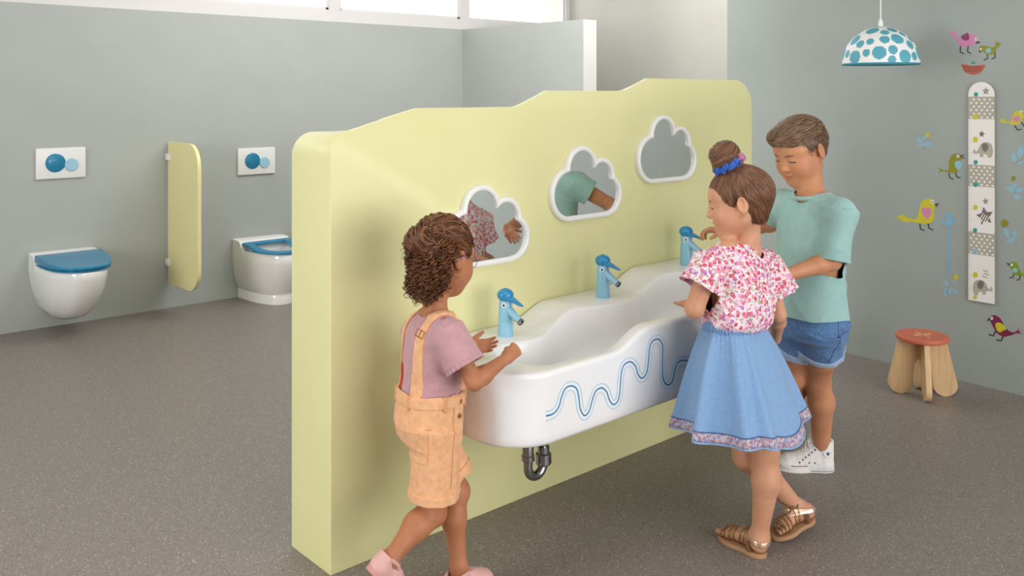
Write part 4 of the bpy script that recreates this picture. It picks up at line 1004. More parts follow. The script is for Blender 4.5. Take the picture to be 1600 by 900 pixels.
def leg(F_, hip, kn, an, k=1.0, back=(0, 0, 0), rh=.062, rk=.040, rc=.043, ra=.0255):
    hip, kn, an, back = (np.array(q, float) for q in (hip, kn, an, back)); mid = hip * .5 + kn * .5
    F_.chain([hip, mid, kn], [rh * k, (rh * .45 + rk * .62) * k, rk * k], k=.02); c = kn * .66 + an * .34 + back * .012
    F_.cone(kn, c, rk * .95 * k, rc * k, k=.02); F_.cone(c, an, rc * k, ra * k, k=.022); F_.cone(kn - back * .010, kn - back * .012, rk * .72 * k, k=.02)
def neck(F_, base, H, r=.036): F_.cone(base, H.w(0, -.024, -.035), r * H.k * 1.06, r * H.k * .98, k=.022)
def foot(F_, an, heel, ball, toe, up, k=1.0):
    """ankle joint and three sole points"""
    up = np.array(up, float); an, heel, ball, toe = (np.array(q, float) for q in (an, heel, ball, toe))
    F_.cone(an, heel + up * .022 * k, .024 * k, .021 * k, k=.02); F_.cone(heel + up * .020 * k, ball + up * .014 * k, .019 * k, .014 * k, k=.02)
    F_.cone(an - up * .004, ball + up * .016 * k, .022 * k, .014 * k, k=.02)
    sd = unit(np.cross(toe - ball, up))
    F_.cone(ball + up * .013 * k + sd * .012 * k, ball + up * .013 * k - sd * .014 * k, .014 * k, .012 * k, k=.014)
    for i, a in enumerate((-.020, -.009, .001, .010, .018)):
        s0 = ball + sd * a * k + up * .011 * k; F_.cone(s0, s0 + (toe - ball) * (1, .95, .86, .74, .6)[abs(i)] + up * -.002, .0085 * k, (.0085, .007, .0068, .0064, .006)[i] * k, k=.005)
# ------------------------------------------------------------------ shoes
def to_world(P_, o, fw, up):
    fw = unit(fw); up = unit(np.array(up, float) - fw * (np.array(up) @ fw)); lf = np.cross(up, fw); M = np.stack([fw, lf, up], 1); return P_ @ M.T + np.array(o)
def shoe_w(x, L): t = np.clip(x / L, 0, 1); return (.030 + .008 * np.exp(-((t - .68) / .25) ** 2) - .004 * np.exp(-((t - .4) / .15) ** 2)) * np.sqrt(np.clip(1 - np.abs(2 * t - 1) ** 4.5, 0, 1))
def sole_field(L, h, k, inset=0.0, z0=0.0):
    F_ = Field((-.012, -.06, -.008), (L + .012, .06, h + .012), .0018)
    def fn(X, Y, Z): return np.maximum(np.abs(Y) - (shoe_w(X, L) * k - inset), np.maximum(z0 - Z, np.maximum(Z - h, np.maximum(-X, X - L)))) 
    F_.op(F_.lo, F_.hi, fn, 'u', 0); return F_
def put(name, F_, mat, par, o, fw, up, rel=1):
    P_, Q = F_.mesh(); P_ = relax(P_, Q, rel); return qobj(name, to_world(P_, o, fw, up), Q, mat, par)
def lobj(name, m, mat, par, o, fw, up):
    P_ = to_world(np.array(m.v), o, fw, up); m.v = [tuple(p) for p in P_]; return obj(name, m, mat, par)
def high_top(par, o, fw, up, side=1, L=.205, k=1.0):
    """side = +1: star patch on the left of the shoe, -1: on the right; returns the shoe part"""
    U = Field((-.02, -.055, .01), (L + .02, .055, .165), .0018)
    a = dict(k=.018); U.cone((.036, 0, .034), (.036, 0, .14), .0335 * k, .0330 * k, **a); U.cone((.155, 0, .030), (.075, 0, .052), .0275 * k, .031 * k, **a)
    U.cone((.118, 0, .036), (.056, 0, .088), .0225 * k, .027 * k, **a); U.ell((.165, 0, .024), (.036, .0335 * k, .024), k=.015); U.cone((.16, 0, .018), (.04, 0, .018), .033 * k, .031 * k, **a)
    U.op(U.lo, U.hi, lambda X, Y, Z: np.maximum(.012 - Z, Z - .112 - .010 * (X - .04) / .04 * (X > .04) * (X < .08)), 'i')
    U.op(U.lo, U.hi, lambda X, Y, Z: (np.sin(X * 230 + Z * 160) * np.sin(Z * 210 - X * 60)) * .0006, 'add')
    U.cone((.040, 0, .07), (.040, 0, .18), .0255 * k, .0285 * k, .004, 's')
    sh = put('high_top_shoe', U, 'white_canvas', par, o, fw, up)
    S_ = sole_field(L, .027, k * 1.04); put('sole', S_, 'white_rubber', sh, o, fw, up)
    C_ = Field((.13, -.05, .0), (L + .01, .05, .06), .0018); C_.ell((.168, 0, .026), (.037, .0355 * k, .0225), k=.001); C_.op(C_.lo, C_.hi, lambda X, Y, Z: np.maximum(.158 - X, .012 - Z), 'i'); put('toe_cap', C_, 'white_rubber', sh, o, fw, up)
    for zz, mt, nm, x0, x1, hh in ((.0262, 'red_stripe', 'red_stripe', 0, 1, .0012), (.0070, 'navy', 'navy_stripe', 0, .45, .0009)):
        m = MB(); xs = np.linspace(x0 + .012, x1 - .012, 50) * L
        for sg in (-1, 1):
            rr = []
            for x in xs: w_ = float(shoe_w(x, L)) * k * 1.04 + .0002; rr.append([(x, sg * w_, zz - hh), (x, sg * (w_ + .0008), zz - hh), (x, sg * (w_ + .0008), zz + hh), (x, sg * w_, zz + hh)])
            m.loops(rr, True, True, True)
        m2 = m; lobj(nm, m2, mt, sh, o, fw, up)
    # laces across the tongue
    m = MB(); row = [(.136 - .0108 * i, .046 + .0092 * i) for i in range(7)]
    for i, (x, z) in enumerate(row):
        for sg in (-1, 1):
            x2, z2 = row[min(i + 1, 6)]; m.tube([(x - .004, sg * .020, z + .002), (x, sg * .010, z + .011), ((x + x2) / 2, 0, (z + z2) / 2 + .014), (x2 + .001, -sg * .012, z2 + .010)], .0019, 6)
    bx_ = row[6]; 
    for sg in (-1, 1):
        m.tube(smooth_open([(bx_[0] + .006, sg * .003, bx_[1] + .014), (bx_[0] + .020, sg * .020, bx_[1] + .022), (bx_[0] + .026, sg * .034, bx_[1] + .006), (bx_[0] + .016, sg * .024, bx_[1] - .002), (bx_[0] + .008, sg * .004, bx_[1] + .013)], 5), .0019, 6)
        m.tube(smooth_open([(bx_[0] + .008, sg * .003, bx_[1] + .013), (bx_[0] + .03, sg * .012, bx_[1] + .004), (bx_[0] + .036, sg * .022, bx_[1] - .022)], 5), .0018, 6)
    lobj('laces', m, 'white_canvas', sh, o, fw, up)
    m = MB(); T_ = Field((.05, -.03, .08), (.11, .03, .165), .0018); T_.cone((.082, 0, .092), (.074, 0, .128), .017, .017, k=.001); T_.cone((.070, 0, .085), (.058, 0, .140), .019, .021, .001, 's'); put('tongue', T_, 'white_canvas', sh, o, fw, up)
    m = MB()
    for i, (x, z) in enumerate(row):
        for sg in (-1, 1):
            p = U.project(np.array([[x - .008, sg * .03, z - .008]]), .0004)[0]; g = U.grad(p[None])[0]; m.lathe([(.0012, 0), (.0030, 0), (.0028, .0010), (.0012, .0008)], p, g, 10)
    for x in (.075, .095):
        for sg in (-1, 1):
            p = U.project(np.array([[x, sg * .035, .038]]), .0004)[0]; g = U.grad(p[None])[0]; m.lathe([(.0008, 0), (.0030, 0), (.0026, .0010), (.0008, .0006)], p, g, 10)
    lobj('eyelets', m, 'navy', sh, o, fw, up)
    p = U.project(np.array([[.030, side * .04, .074]]), .0006)[0]; g = U.grad(p[None])[0]; g[2] = 0; g = unit(g); a_ = unit(np.cross([0, 0, 1.], g)); 
    m = MB(); m.lathe([(0, .0006), (.0150, .0004), (.0158, -.0006)], p + g * .0008, g, 28); bd = lobj('ankle_patch', m, 'white_rubber', sh, o, fw, up)
    st = [(((.0085 if i % 2 == 0 else .0034) * math.sin(math.pi * i / 5)), ((.0085 if i % 2 == 0 else .0034) * math.cos(math.pi * i / 5))) for i in range(10)]
    m = MB(); m.prism(st, p + g * .0013, a_, (0, 0, 1), g, .0006); lobj('star_emblem', m, 'navy', bd, o, fw, up)
    return sh
def low_shoe(par, o, fw, up, L=.150, k=.86, mats=('pink_leather', 'pink_sole')):
    U = Field((-.02, -.05, .004), (L + .02, .05, .085), .0018); s_ = L / .2
    U.cone((.032 * s_, 0, .024), (.030 * s_, 0, .050), .030 * k, .0285 * k, k=.015); U.cone((.15 * s_, 0, .020), (.06 * s_, 0, .026), .030 * k, .029 * k, k=.018); U.ell((.160 * s_, 0, .019), (.036 * s_, .034 * k, .021), k=.014); U.cone((.125 * s_, 0, .032), (.095 * s_, 0, .044), .020 * k, .022 * k, k=.02)
    U.op(U.lo, U.hi, lambda X, Y, Z: np.maximum(.009 - Z, Z - .058), 'i'); U.cone((.036 * s_, 0, .040), (.040 * s_, 0, .10), .0215 * k, .026 * k, .004, 's'); U.cone((.06 * s_, 0, .052), (.07 * s_, 0, .11), .019 * k, .026 * k, .004, 's')
    sh = put('shoe', U, mats[0], par, o, fw, up); put('sole', sole_field(L, .015, k * 1.06), mats[1], sh, o, fw, up)
    m = MB(); 
    for sg in (-1, 1): m.tube([(.036 * s_ - .008, sg * .0285 * k, .055), (.05 * s_, sg * .03 * k, .058), (.078 * s_, sg * .020, .058), (.095 * s_, 0, .062)], [(.0045, .0018)] * 4, 8, flat=(0, 0, 1))
    m.tube([(.075 * s_, .024, .052), (.082 * s_, .008, .063), (.082 * s_, -.008, .063), (.075 * s_, -.024, .052)], [(.006, .0018)] * 4, 8, flat=(1, 0, .4)); lobj('strap', m, mats[0], sh, o, fw, up)
    return sh

class Body:
    def __init__(s, o, fwd): s.o = np.array([o[0], o[1], 0.0]); s.f = unit([fwd[0], fwd[1], 0]); s.r = np.array([s.f[1], -s.f[0], 0.0]); s.F = (s.o, s.r, s.f)
    def T(s, x, y, z): return s.o + s.r * x + s.f * y + np.array([0, 0, z])
def shell(lo, hi, h, build, th=.004, caps=(), fold=None, neckcut=None):
    """build(F_, off, over) adds the garment's volumes; returns (thin garment, its full outer solid)"""
    O_ = Field(lo, hi, h); build(O_, 0.0, 0.0); I_ = Field(lo, hi, h); build(I_, -th, .04)
    if fold: O_.folds(O_.lo, O_.hi, fold); I_.folds(I_.lo, I_.hi, fold)
    S_ = O_.copyf(); S_.f = np.maximum(O_.f, -I_.f)
    if neckcut: 
        for a, b, ra, rb in neckcut: S_.cone(a, b, ra, rb, .003, 's')
    return S_, O_

# ================================================================== curly-haired girl
def girl_curly():
    c = P(673, 620, 2.46); B = Body(c, RT * .90 + FW * .44); T = B.T
    g = thing('person', (B.o[0], B.o[1], 0), 'small girl with curly brown hair, glasses, mauve t-shirt and peach dungaree shorts', 'person', 'children at the washbasin')
    H = Head(P(693, 401, 2.475), FW * .76 + RT * .65, .26, .0, .97)
    h = .0023; F_ = Field((1.14, 1.64, -.01), (1.80, 2.235, 1.03), h)
    secs = [(.43, 0, -.005, .070, .064), (.48, 0, -.008, .088, .072), (.54, 0, 0, .080, .066), (.60, 0, .004, .074, .062), (.66, 0, .006, .080, .062), (.715, 0, .008, .086, .054), (.745, 0, .010, .060, .042), (.765, 0, .012, .035, .032)]
    F_.loft(B.F, secs, k=.02)
    shR, shL = P(698, 517, 2.385), P(652, 511, 2.55); neck(F_, T(0, .012, .765), H, .033); build_head(F_, H)
    F_.cone(T(.03, .01, .752), shR, .030, .030, k=.02); F_.cone(T(-.03, .01, .752), shL, .030, .030, k=.02)
    eR, wR = P(741, 597, 2.345), P(791, 560, 2.425); eL, wL = P(666, 578, 2.56), P(732, 541, 2.585)
    arm(F_, shR, eR, wR, .88); arm(F_, shL, eL, wL, .88)
    dR = unit(wR - eR); hand(F_, wR + dR * .004, dR * .9 + FW * .1 + UPV * .1, FW * .75 - UPV * .45 - RT * .2, UPV - RT * .3, .80, (1.25, 1.3, 1.35, 1.4), (1.45, 1.1), .03, (.8, .35, .55), 1.0, .015)
    hand(F_, wL, RT * .93 + FW * .25 - UPV * .06, -FW * .75 + UPV * .55, UPV + FW * .5, .84, (.12, .18, .26, .34), (.35, .3), .16, (.75, .7, .1), .1, .015)
    kR, aR = P(676, 800, 2.42), P(611, 872, 2.32); kL, aL = P(713, 768, 2.50), P(717, 884, 2.475)
    hR, hL = T(.044, 0, .455), T(-.044, 0, .455)
    leg(F_, hR, kR, aR, .85, V(-.4, 0, .6), rk=.040, rc=.040, ra=.024); leg(F_, hL, kL, aL, .85, V(-1, 0, 0), rk=.038, rc=.037, ra=.024)
    fR = unit(RT * .50 + FW * .42 - UPV * .78); uR = unit(RT * .52 + FW * .3 + UPV * .62); uR = unit(uR - fR * (uR @ fR)); foot(F_, aR, aR - uR * .048 - fR * .010, aR - uR * .050 + fR * .050, aR - uR * .048 + fR * .072, uR, .70)
    fL = unit(RT * .8 + FW * .55); foot(F_, aL, V(aL[0], aL[1], .014) - fL * .010, V(aL[0], aL[1], .013) + fL * .052, V(aL[0], aL[1], .013) + fL * .074, UPV, .70)
    fobj('body', F_, 'skin_tan', g, face_tint(H)); face_parts(H, g, closed=.45)
    low_shoe(g, aR - uR * .058 - fR * .036, fR, uR); low_shoe(g, V(aL[0], aL[1], 0.0) - fL * .040, fL, UPV)
    # tee
    def tee(Q, off, ov):
        s2 = [(z, x, y, rx + .016, ry + .015) for z, x, y, rx, ry in secs if z >= .54]; s2[0] = (.53, 0, 0, .100, .085)
        s2[-1] = (.765, 0, .012, .044, .040); Q.loft(B.F, s2, off, .012, ztop=.764 + ov, zbot=.53 - ov)
        for sh, e in ((shR, eR), (shL, eL)):
            d = unit(e - sh); i_ = T(0, .01, .735) * .35 + sh * .65; Q.cone(i_, sh + d * .01, .040 + off, .044 + off, k=.03); Q.cap(sh - d * .0, sh + d * .092, .045 + off, .052 + off, .02, over=(0, ov))
    fl = [(V(.6, .5, .35), 42, .0014, V(0, .3, 1), 12, None, None), (V(.2, -.7, .9), 75, .0022, V(1, .2, .3), 30, T(.05, 0, .58), .07), (V(.9, .3, -.6), 90, .002, V(.3, 1, 0), 25, T(.03, .05, .56), .09), (V(0, .4, 1.0), 95, .0018, V(1, 0, 0), 30, (shR + eR) / 2, .06)]
    S_, O_ = shell((B.o[0] - .17, B.o[1] - .22, .50), (B.o[0] + .20, B.o[1] + .20, .81), .0025, tee, .005, fold=fl, neckcut=[(T(0, .016, .74), T(0, .03, .83), .040, .050)])
    tp = fobj('t_shirt', S_, 'mauve_cotton', g); tp['label'] = 'mauve cotton t-shirt'
    # frilled sleeve hems
    for sh, e in ((shR, eR), (shL, eL)):
        d = unit(e - sh); a = unit(np.cross(d, UPV)); b = np.cross(d, a); m = MB(); rr = []
        for s_ in np.linspace(0, 1, 5):
            rr.append([sh + d * (.086 + .017 * s_) + (a * math.cos(q) + b * math.sin(q)) * (.0505 + .003 * s_ + .0022 * s_ * math.sin(q * 22)) for q in np.linspace(0, 2 * math.pi, 132, endpoint=False)])
        m.loops(rr); ob = obj('sleeve_frill', m, 'mauve_trim', tp, sharp=None); md = ob.modifiers.new('thick', 'SOLIDIFY'); md.thickness = .0016
    m = MB(); ln = [T(.048 * math.cos(q), .020 + .042 * math.sin(q), .768 + .006 * math.cos(q * 2) - .004 * math.sin(q)) for q in np.linspace(0, 2 * math.pi, 60)]; m.tube(ln, [(.0035 + .0008 * math.sin(i * 1.7), .003) for i in range(60)], 8); obj('neck_frill', m, 'mauve_trim', tp)
    # dungaree shorts
    hm = [(hR, kR, .168), (hL, kL, .165)]
    def shorts(Q, off, ov):
        s2 = [(.435, 0, -.006, .090, .080), (.48, 0, -.009, .104, .088), (.53, 0, -.002, .104, .088), (.575, 0, .002, .103, .088)]; Q.loft(B.F, s2, off, .012, ztop=.570 + ov, zbot=.44)
        for hp, kn, L in hm: d = unit(kn - hp); Q.cap(hp + UPV * .02 - d * .0, hp + d * L, .066 + off, .064 + off, .022, over=(0, ov))
    fl = [(V(.5, .2, 1), 60, .0022, V(1, 0, 0), 25, T(0, .04, .43), .09), (V(1, .4, .2), 70, .0018, V(0, .3, 1), 25, None, None)]
    S_, O2 = shell((B.o[0] - .17, B.o[1] - .17, .22), (B.o[0] + .22, B.o[1] + .17, .62), .0025, shorts, .0045, fold=fl)
    sp = fobj('dungaree_shorts', S_, 'peach_denim', g)
    for hp, kn, L in hm:
        d = unit(kn - hp); patch(O2, 'hem_cuff', 'peach_denim', sp, lambda X, Y, Z, e=hp + d * L: np.maximum(np.abs((X - e[0]) * d[0] + (Y - e[1]) * d[1] + (Z - e[2]) * d[2] + .012) - .013, np.sqrt((X - e[0]) ** 2 + (Y - e[1]) ** 2 + (Z - e[2]) ** 2) - .075), .0042)
    patch(O2, 'waistband', 'peach_denim', sp, lambda X, Y, Z: np.abs(Z + 0 * X + 0 * Y - .553) - .0145, .0032)
    for x, y in ((.1, .0), (.06, -.1), (-.05, -.1), (.085, .075)):
        q = T(x, y, .55); patch(O2, 'belt_loop', 'peach_seam', sp, boxr(q, (UPV, unit(np.cross(UPV, unit(q - T(0, 0, .55)))), unit(q - T(0, 0, .55))), (.020, .005, .05)), .0052)
    q = O2.project(np.array([T(.075, -.075, .44)]))[0]; dn = unit(kR - hR); nn2 = unit(q - T(.0, -.0, q[2])); sd = unit(np.cross(dn, nn2))
    po = patch(O2, 'back_pocket', 'peach_denim', sp, boxr(q, (dn, sd, nn2), (.043, .034, .04)), .0034)
    for s_ in (-1, 1): patch(O2, 'pocket_seam', 'peach_seam', po, boxr(q + sd * s_ * .031, (dn, sd, nn2), (.041, .0014, .04)), .0042)
    patch(O2, 'pocket_seam', 'peach_seam', po, boxr(q - dn * .036, (dn, sd, nn2), (.0014, .031, .04)), .0042); patch(O2, 'pocket_seam', 'peach_seam', po, boxr(q + dn * .041, (dn, sd, nn2), (.0014, .033, .04)), .0042)
    for s_, mt in ((.0, 'peach_seam'),):
        q3 = O2.project(np.array([T(.095, .02, .45)]))[0]; n3 = unit(q3 - T(0, .0, q3[2])); patch(O2, 'side_seam', mt, sp, boxr(q3, (dn, np.cross(dn, n3), n3), (.12, .0018, .05)), .0026)
    for z in (.549, .510):
        q3 = O2.project(np.array([T(.090, .048, z)]), .003)[0]; m = MB(); m.lathe([(0, .0022), (.006, .002), (.0065, 0)], q3, O2.grad(q3[None])[0], 16); obj('button', m, 'brass', sp)
    # bib and straps over the tee
    def rg(x0, w_, zmin, ymin=-1):
        return lambda X, Y, Z: np.maximum(np.abs((X - B.o[0]) * B.r[0] + (Y - B.o[1]) * B.r[1] - x0) - w_, np.maximum(zmin - Z, ymin - ((X - B.o[0]) * B.f[0] + (Y - B.o[1]) * B.f[1])))
    neckhole = T(0, .022, .78)
    for x0 in (.058, -.058):
        st = patch(O_, 'shoulder_strap', 'peach_denim', sp, lambda X, Y, Z, f=rg(x0, .0145, .56): f(X, Y, Z), .0050)
    patch(O_, 'bib', 'peach_denim', sp, lambda X, Y, Z, f=rg(0, .072, .555, .030): np.maximum(f(X, Y, Z), Z - .68), .0044)
    q = O_.project(np.array([T(.058, -.06, .735)]), .006)[0]; gq = O_.grad(q[None])[0]; a = unit(B.r - gq * (B.r @ gq)); b = np.cross(gq, a); m = MB()
    m.tube([q + a * x + b * y for x, y in ((-.017, -.009), (.017, -.009), (.017, .009), (-.017, .009), (-.017, -.009))], .0013, 6); m.tube([q + b * .009, q - b * .009], .0012, 6); obj('strap_buckle', m, 'brass', sp)
    patch(O_, 'red_lining', 'red_lining', sp, boxr(T(-.03, -.085, .60), (UPV, B.r, B.f), (.035, .012, .05)), .0030)
    # hair
    HF = Field(H.w(0, 0, 0) - .19, H.w(0, 0, 0) + .19, .003); k = H.k; M = H.M
    HF.ell(H.w(0, -.015, .034), V(.079, .092, .080) * k, M); HF.ell(H.w(-.004, -.108, .034), V(.036, .030, .034) * k, M, .012)
    HF.ell(H.w(.022, -.062, .004), V(.052, .044, .056) * k, M, .02); HF.ell(H.w(.002, -.060, -.062), V(.042, .030, .036) * k, M, .02)
    HF.ell(H.w(0, .085, -.055), V(.085, .085, .078) * k, M, .012, 's')
    HF.ell(H.w(.089, .008, -.022), V(.034, .034, .042) * k, M, .008, 's')
    HF.folds(HF.lo, HF.hi, [(V(.5, .7, .6), 120, .004, V(1, .3, .2), 70, None, None), (V(.7, -.5, .6), 150, .003, V(.2, .6, 1), 60, None, None)])
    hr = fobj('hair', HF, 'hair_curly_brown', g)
    rng = np.random.default_rng(3); back = H.w(-.004, -.095, .045)
    # smooth strands combed from the forehead to the tied-up top
    sd_ = surf_pts(HF, 2600, lambda p: (H.loc(p)[:, 2] > -.01) & (H.loc(p)[:, 1] > -.07), rng)
    P_, Q = strands(HF, sd_, lambda p, t: (back - p) + .01 * M[:, 0], 16, .0055, .0014, .0010, lift=lambda t: .0022 * math.sin(t * 3.1)); qobj('combed_strands', P_, Q, 'hair_curly_brown', hr, tone=TN)
    def curls(n, keep, L, rad, r0, seed, drop=1.0):
        rng = np.random.default_rng(seed); s0 = surf_pts(HF, n, keep, rng); s0 = HF.project(s0, .001); K = 26; t = np.linspace(0, 1, K)[None, :, None]
        g0 = HF.grad(s0); Ls = L * rng.uniform(.5, 1.15, (len(s0), 1, 1)); dn_ = np.array([0, 0, -1.0]) * drop + g0 * .12 + rng.normal(size=s0.shape) * .22; dn_ /= np.linalg.norm(dn_, axis=1)[:, None]
        path = s0[:, None, :] + dn_[:, None, :] * Ls * t + g0[:, None, :] * .006 * np.sin(t * 3.1)
        A = np.cross(dn_, g0); A /= np.linalg.norm(A, axis=1)[:, None]; B_ = np.cross(dn_, A); ph = rng.uniform(0, 6.28, (len(s0), 1, 1)); tw = rng.uniform(10, 19, (len(s0), 1, 1)); rr = rad * rng.uniform(.6, 1.3, (len(s0), 1, 1)) * np.minimum(1, t * 4 + .2)
        path = path + rr * (A[:, None, :] * np.cos(ph + tw * t) + B_[:, None, :] * np.sin(ph + tw * t)); path = path + g0[:, None, :] * .004
        return tubes(path, (r0 * (1 - .6 * t[..., 0] ** 2)), 4)
    kb = lambda p: (H.loc(p)[:, 1] < -.005) & (H.loc(p)[:, 2] < .052) & ((H.loc(p)[:, 1] > -.088) | (H.loc(p)[:, 2] < .0)) & (np.linalg.norm(H.loc(p) - V(.078, .004, .004), axis=1) > .064)
    P_, Q = curls(620, kb, .040, .0058, .0018, 5); qobj('curls', P_, Q, 'hair_curly_brown', hr, tone=TN)
    P_, Q = curls(900, kb, .034, .0050, .0010, 15); qobj('curls', P_, Q, 'hair_curly_brown', hr, tone=TN)
    P_, Q = curls(170, lambda p: (H.loc(p)[:, 1] < -.01) & (H.loc(p)[:, 2] < -.03), .036, .0070, .0008, 6); qobj('loose_curls', P_, Q, 'hair_curly_brown', hr, tone=TN)
    P_, Q = curls(70, lambda p: (H.loc(p)[:, 2] < .03) & (H.loc(p)[:, 1] < .0), .045, .010, .0005, 8, .5); qobj('flyaway_curls', P_, Q, 'hair_curly_brown', hr, tone=TN)
    # rolled top knot strands
    sd_ = surf_pts(HF, 700, lambda p: (H.loc(p)[:, 1] < -.08) & (H.loc(p)[:, 2] > -.01), rng)
    P_, Q = strands(HF, sd_, lambda p, t: np.cross(M[:, 0] * .9 + M[:, 2] * .3, p - back) + .01 * UPV, 14, .0055, .002, .0013); qobj('top_knot_strands', P_, Q, 'hair_curly_brown', hr, tone=TN)
    # spectacles
    gl = []
    for sg in (-1, 1):
        cc = H.w(sg * .029, .094, -.001); m = MB(); L = [cc + M @ (V(.0185 * math.cos(q), -.004 * abs(math.cos(q)) * (1 if math.cos(q) * sg > 0 else 0), .0155 * math.sin(q)) * H.k) for q in np.linspace(0, 2 * math.pi, 30)]
        m.tube(L, .0009, 6, caps=False)
        if sg == -1: m.tube([H.w(-.0105, .095, .003), H.w(0, .0975, .006), H.w(.0105, .095, .003)], .0009, 6)
        m.tube(smooth_open([H.w(sg * .047, .091, .005), H.w(sg * .064, .080, .006), H.w(sg * .080, .02, .008), H.w(sg * .082, -.008, .010), H.w(sg * .079, -.026, -.010)], 5), .0011, 6)
        if not gl: gl.append(obj('glasses', m, 'purple_wire', g))
        else: obj('spectacle_frame', m, 'purple_wire', gl[0])
        m = MB(); m.loops([[cc] * 30, [cc + (p - cc) * .97 for p in L]]); obj('lens', m, 'spectacle_glass', gl[0], fix=False)

# ================================================================== girl with the bun
def girl_bun():
    c = P(1150, 450, 2.72); B = Body(c, (.0, 1.0)); T = B.T
    g = thing('person', (B.o[0], B.o[1], 0), 'girl with a topknot bun, floral blouse and light denim skirt, back turned', 'person', 'children at the washbasin')
    H = Head(P(1154, 316, 2.725), -RT * .97 + FW * .24, .20, .0, .985); k = H.k; M = H.M
    F_ = Field((2.02, 1.20, -.01), (2.66, 1.93, 1.17), .0025)
    secs = [(.53, 0, 0, .078, .070), (.59, 0, -.004, .096, .080), (.66, 0, 0, .082, .066), (.74, 0, 0, .080, .062), (.80, 0, 0, .088, .064), (.855, 0, 0, .094, .058), (.892, 0, 0, .066, .045), (.915, 0, 0, .038, .036)]
    F_.loft(B.F, secs, k=.02)
    shL, shR = P(1112, 408, 2.655), P(1196, 410, 2.80); neck(F_, P(1170, 388, 2.735), H, .034); build_head(F_, H)
    F_.cone(T(-.03, 0, .897), shL, .031, .031, k=.02); F_.cone(T(.03, 0, .897), shR, .031, .031, k=.02)
    eL, wL = P(1085, 482, 2.635), P(1086, 478, 2.79); eR, wR = P(1216, 492, 2.79), P(1212, 528, 2.92)
    arm(F_, shL, eL, wL, 1.0, rs=.033, re=.027); arm(F_, shR, eR, wR, .95)
    hand(F_, wL, FW * .93 - RT * .12 + UPV * .02, -UPV * .9 + FW * .3, -RT, .92, (.15, .2, .25, .3), (.25, .2), .15, (.45, .85, -.2), .1, .017)
    hand(F_, wR, FW * .6 + RT * .0 - UPV * .3, -RT, UPV + FW * .3, .92, (.35, .4, .45, .5), (.5, .4), .05, rw=.016)
    kS, aS = P(1197, 702, 2.66), P(1187, 836, 2.685); kB, aB = P(1166, 714, 2.73), P(1245, 792, 2.845)
    hS, hB = T(.048, 0, .555), T(-.048, .01, .555)
    leg(F_, hS, kS, aS, .92, -FW * .9 + RT * .3, rk=.040, rc=.042, ra=.025); leg(F_, hB, kB, aB, .90, -FW * .7 + RT * .6, rk=.040, rc=.041, ra=.025)
    # feet
    toeS = PZ(1136, 843, .0); heelS = PZ(1192, 872, .0); fS = unit(toeS - heelS); kS_ = .016; foot(F_, aS, heelS + UPV * kS_ + fS * .012, heelS + fS * .118 + UPV * kS_, heelS + fS * .155 + UPV * kS_, UPV, .95)
    toeB = PZ(1201, 846, .0); hb = P(1268, 813, 2.835); fB = unit(toeB - hb); uB = unit(UPV - fB * (UPV @ fB)); foot(F_, aB, hb + uB * kS_ + fB * .012, hb + fB * .105 + uB * kS_, hb + fB * .140 + uB * kS_, uB, .95)
    fobj('body', F_, 'skin_fair', g, face_tint(H)); face_parts(H, g, closed=.6)
    # sandals
    for o_, f_, u_, an in ((heelS, fS, UPV, aS), (hb, fB, uB, aB)):
        sf = sole_field(.172, .013, .98); s_ = put('sandal', sf, 'tan_sole', g, o_ - f_ * .008, f_, u_)
        s_['label'] = 'tan sandal sole with bronze straps'
        lo = o_ - .09; hi = o_ + .09 + f_ * .12; lo, hi = np.minimum(lo, o_ + f_ * .15 - .08), np.maximum(hi, o_ + .09)
        for i, xx in enumerate((.066, .080, .094, .108, .122, .136)):
            ax_ = unit(f_ + u_ * (.25 if i < 2 else 0)); patch(F_, 'cross_strap', 'bronze_leather', s_, lambda X, Y, Z, q=o_ + f_ * xx, a=ax_: np.maximum(np.abs((X - q[0]) * a[0] + (Y - q[1]) * a[1] + (Z - q[2]) * a[2]) - .0042, np.sqrt((X - q[0]) ** 2 + (Y - q[1]) ** 2 + (Z - q[2]) ** 2) - .075), .0030, lo=lo, hi=hi)
        sdv = np.cross(u_, f_); patch(F_, 'centre_strap', 'bronze_leather', s_, lambda X, Y, Z, q=o_ + f_ * .10, a=sdv: np.maximum(np.abs((X - q[0]) * a[0] + (Y - q[1]) * a[1] + (Z - q[2]) * a[2]) - .0035, np.maximum(np.abs((X - q[0]) * f_[0] + (Y - q[1]) * f_[1] + (Z - q[2]) * f_[2]) - .042, .020 - ((X - o_[0]) * u_[0] + (Y - o_[1]) * u_[1] + (Z - o_[2]) * u_[2]))), .0034, lo=lo, hi=hi)
        ax_ = unit(u_ - f_ * .15); q0 = o_ + u_ * .047 + f_ * .02; an_ = patch(F_, 'ankle_strap', 'rose_gold', s_, lambda X, Y, Z, q=q0, a=ax_: np.maximum(np.abs((X - q[0]) * a[0] + (Y - q[1]) * a[1] + (Z - q[2]) * a[2]) - .0085, np.sqrt((X - q[0]) ** 2 + (Y - q[1]) ** 2 + (Z - q[2]) ** 2) - .07), .0028, lo=lo, hi=hi + .05)
        for sg in (-1, 1):
            m = MB(); m.tube([o_ + f_ * .03 + sdv * sg * .026 + u_ * .013, o_ + f_ * .034 + sdv * sg * .029 + u_ * .03, o_ + f_ * .036 + sdv * sg * .030 + u_ * .045], [(.006, .0016)] * 3, 8, flat=f_)
            obj('side_strap', m, 'bronze_leather', s_)
        m = MB(); m.lathe([(.003, 0), (.0055, 0), (.005, .0015), (.003, .0012)], o_ + f_ * .038 - sdv * .033 * (1 if True else -1) + u_ * .040, -sdv, 14); obj('buckle', m, 'brass', s_)
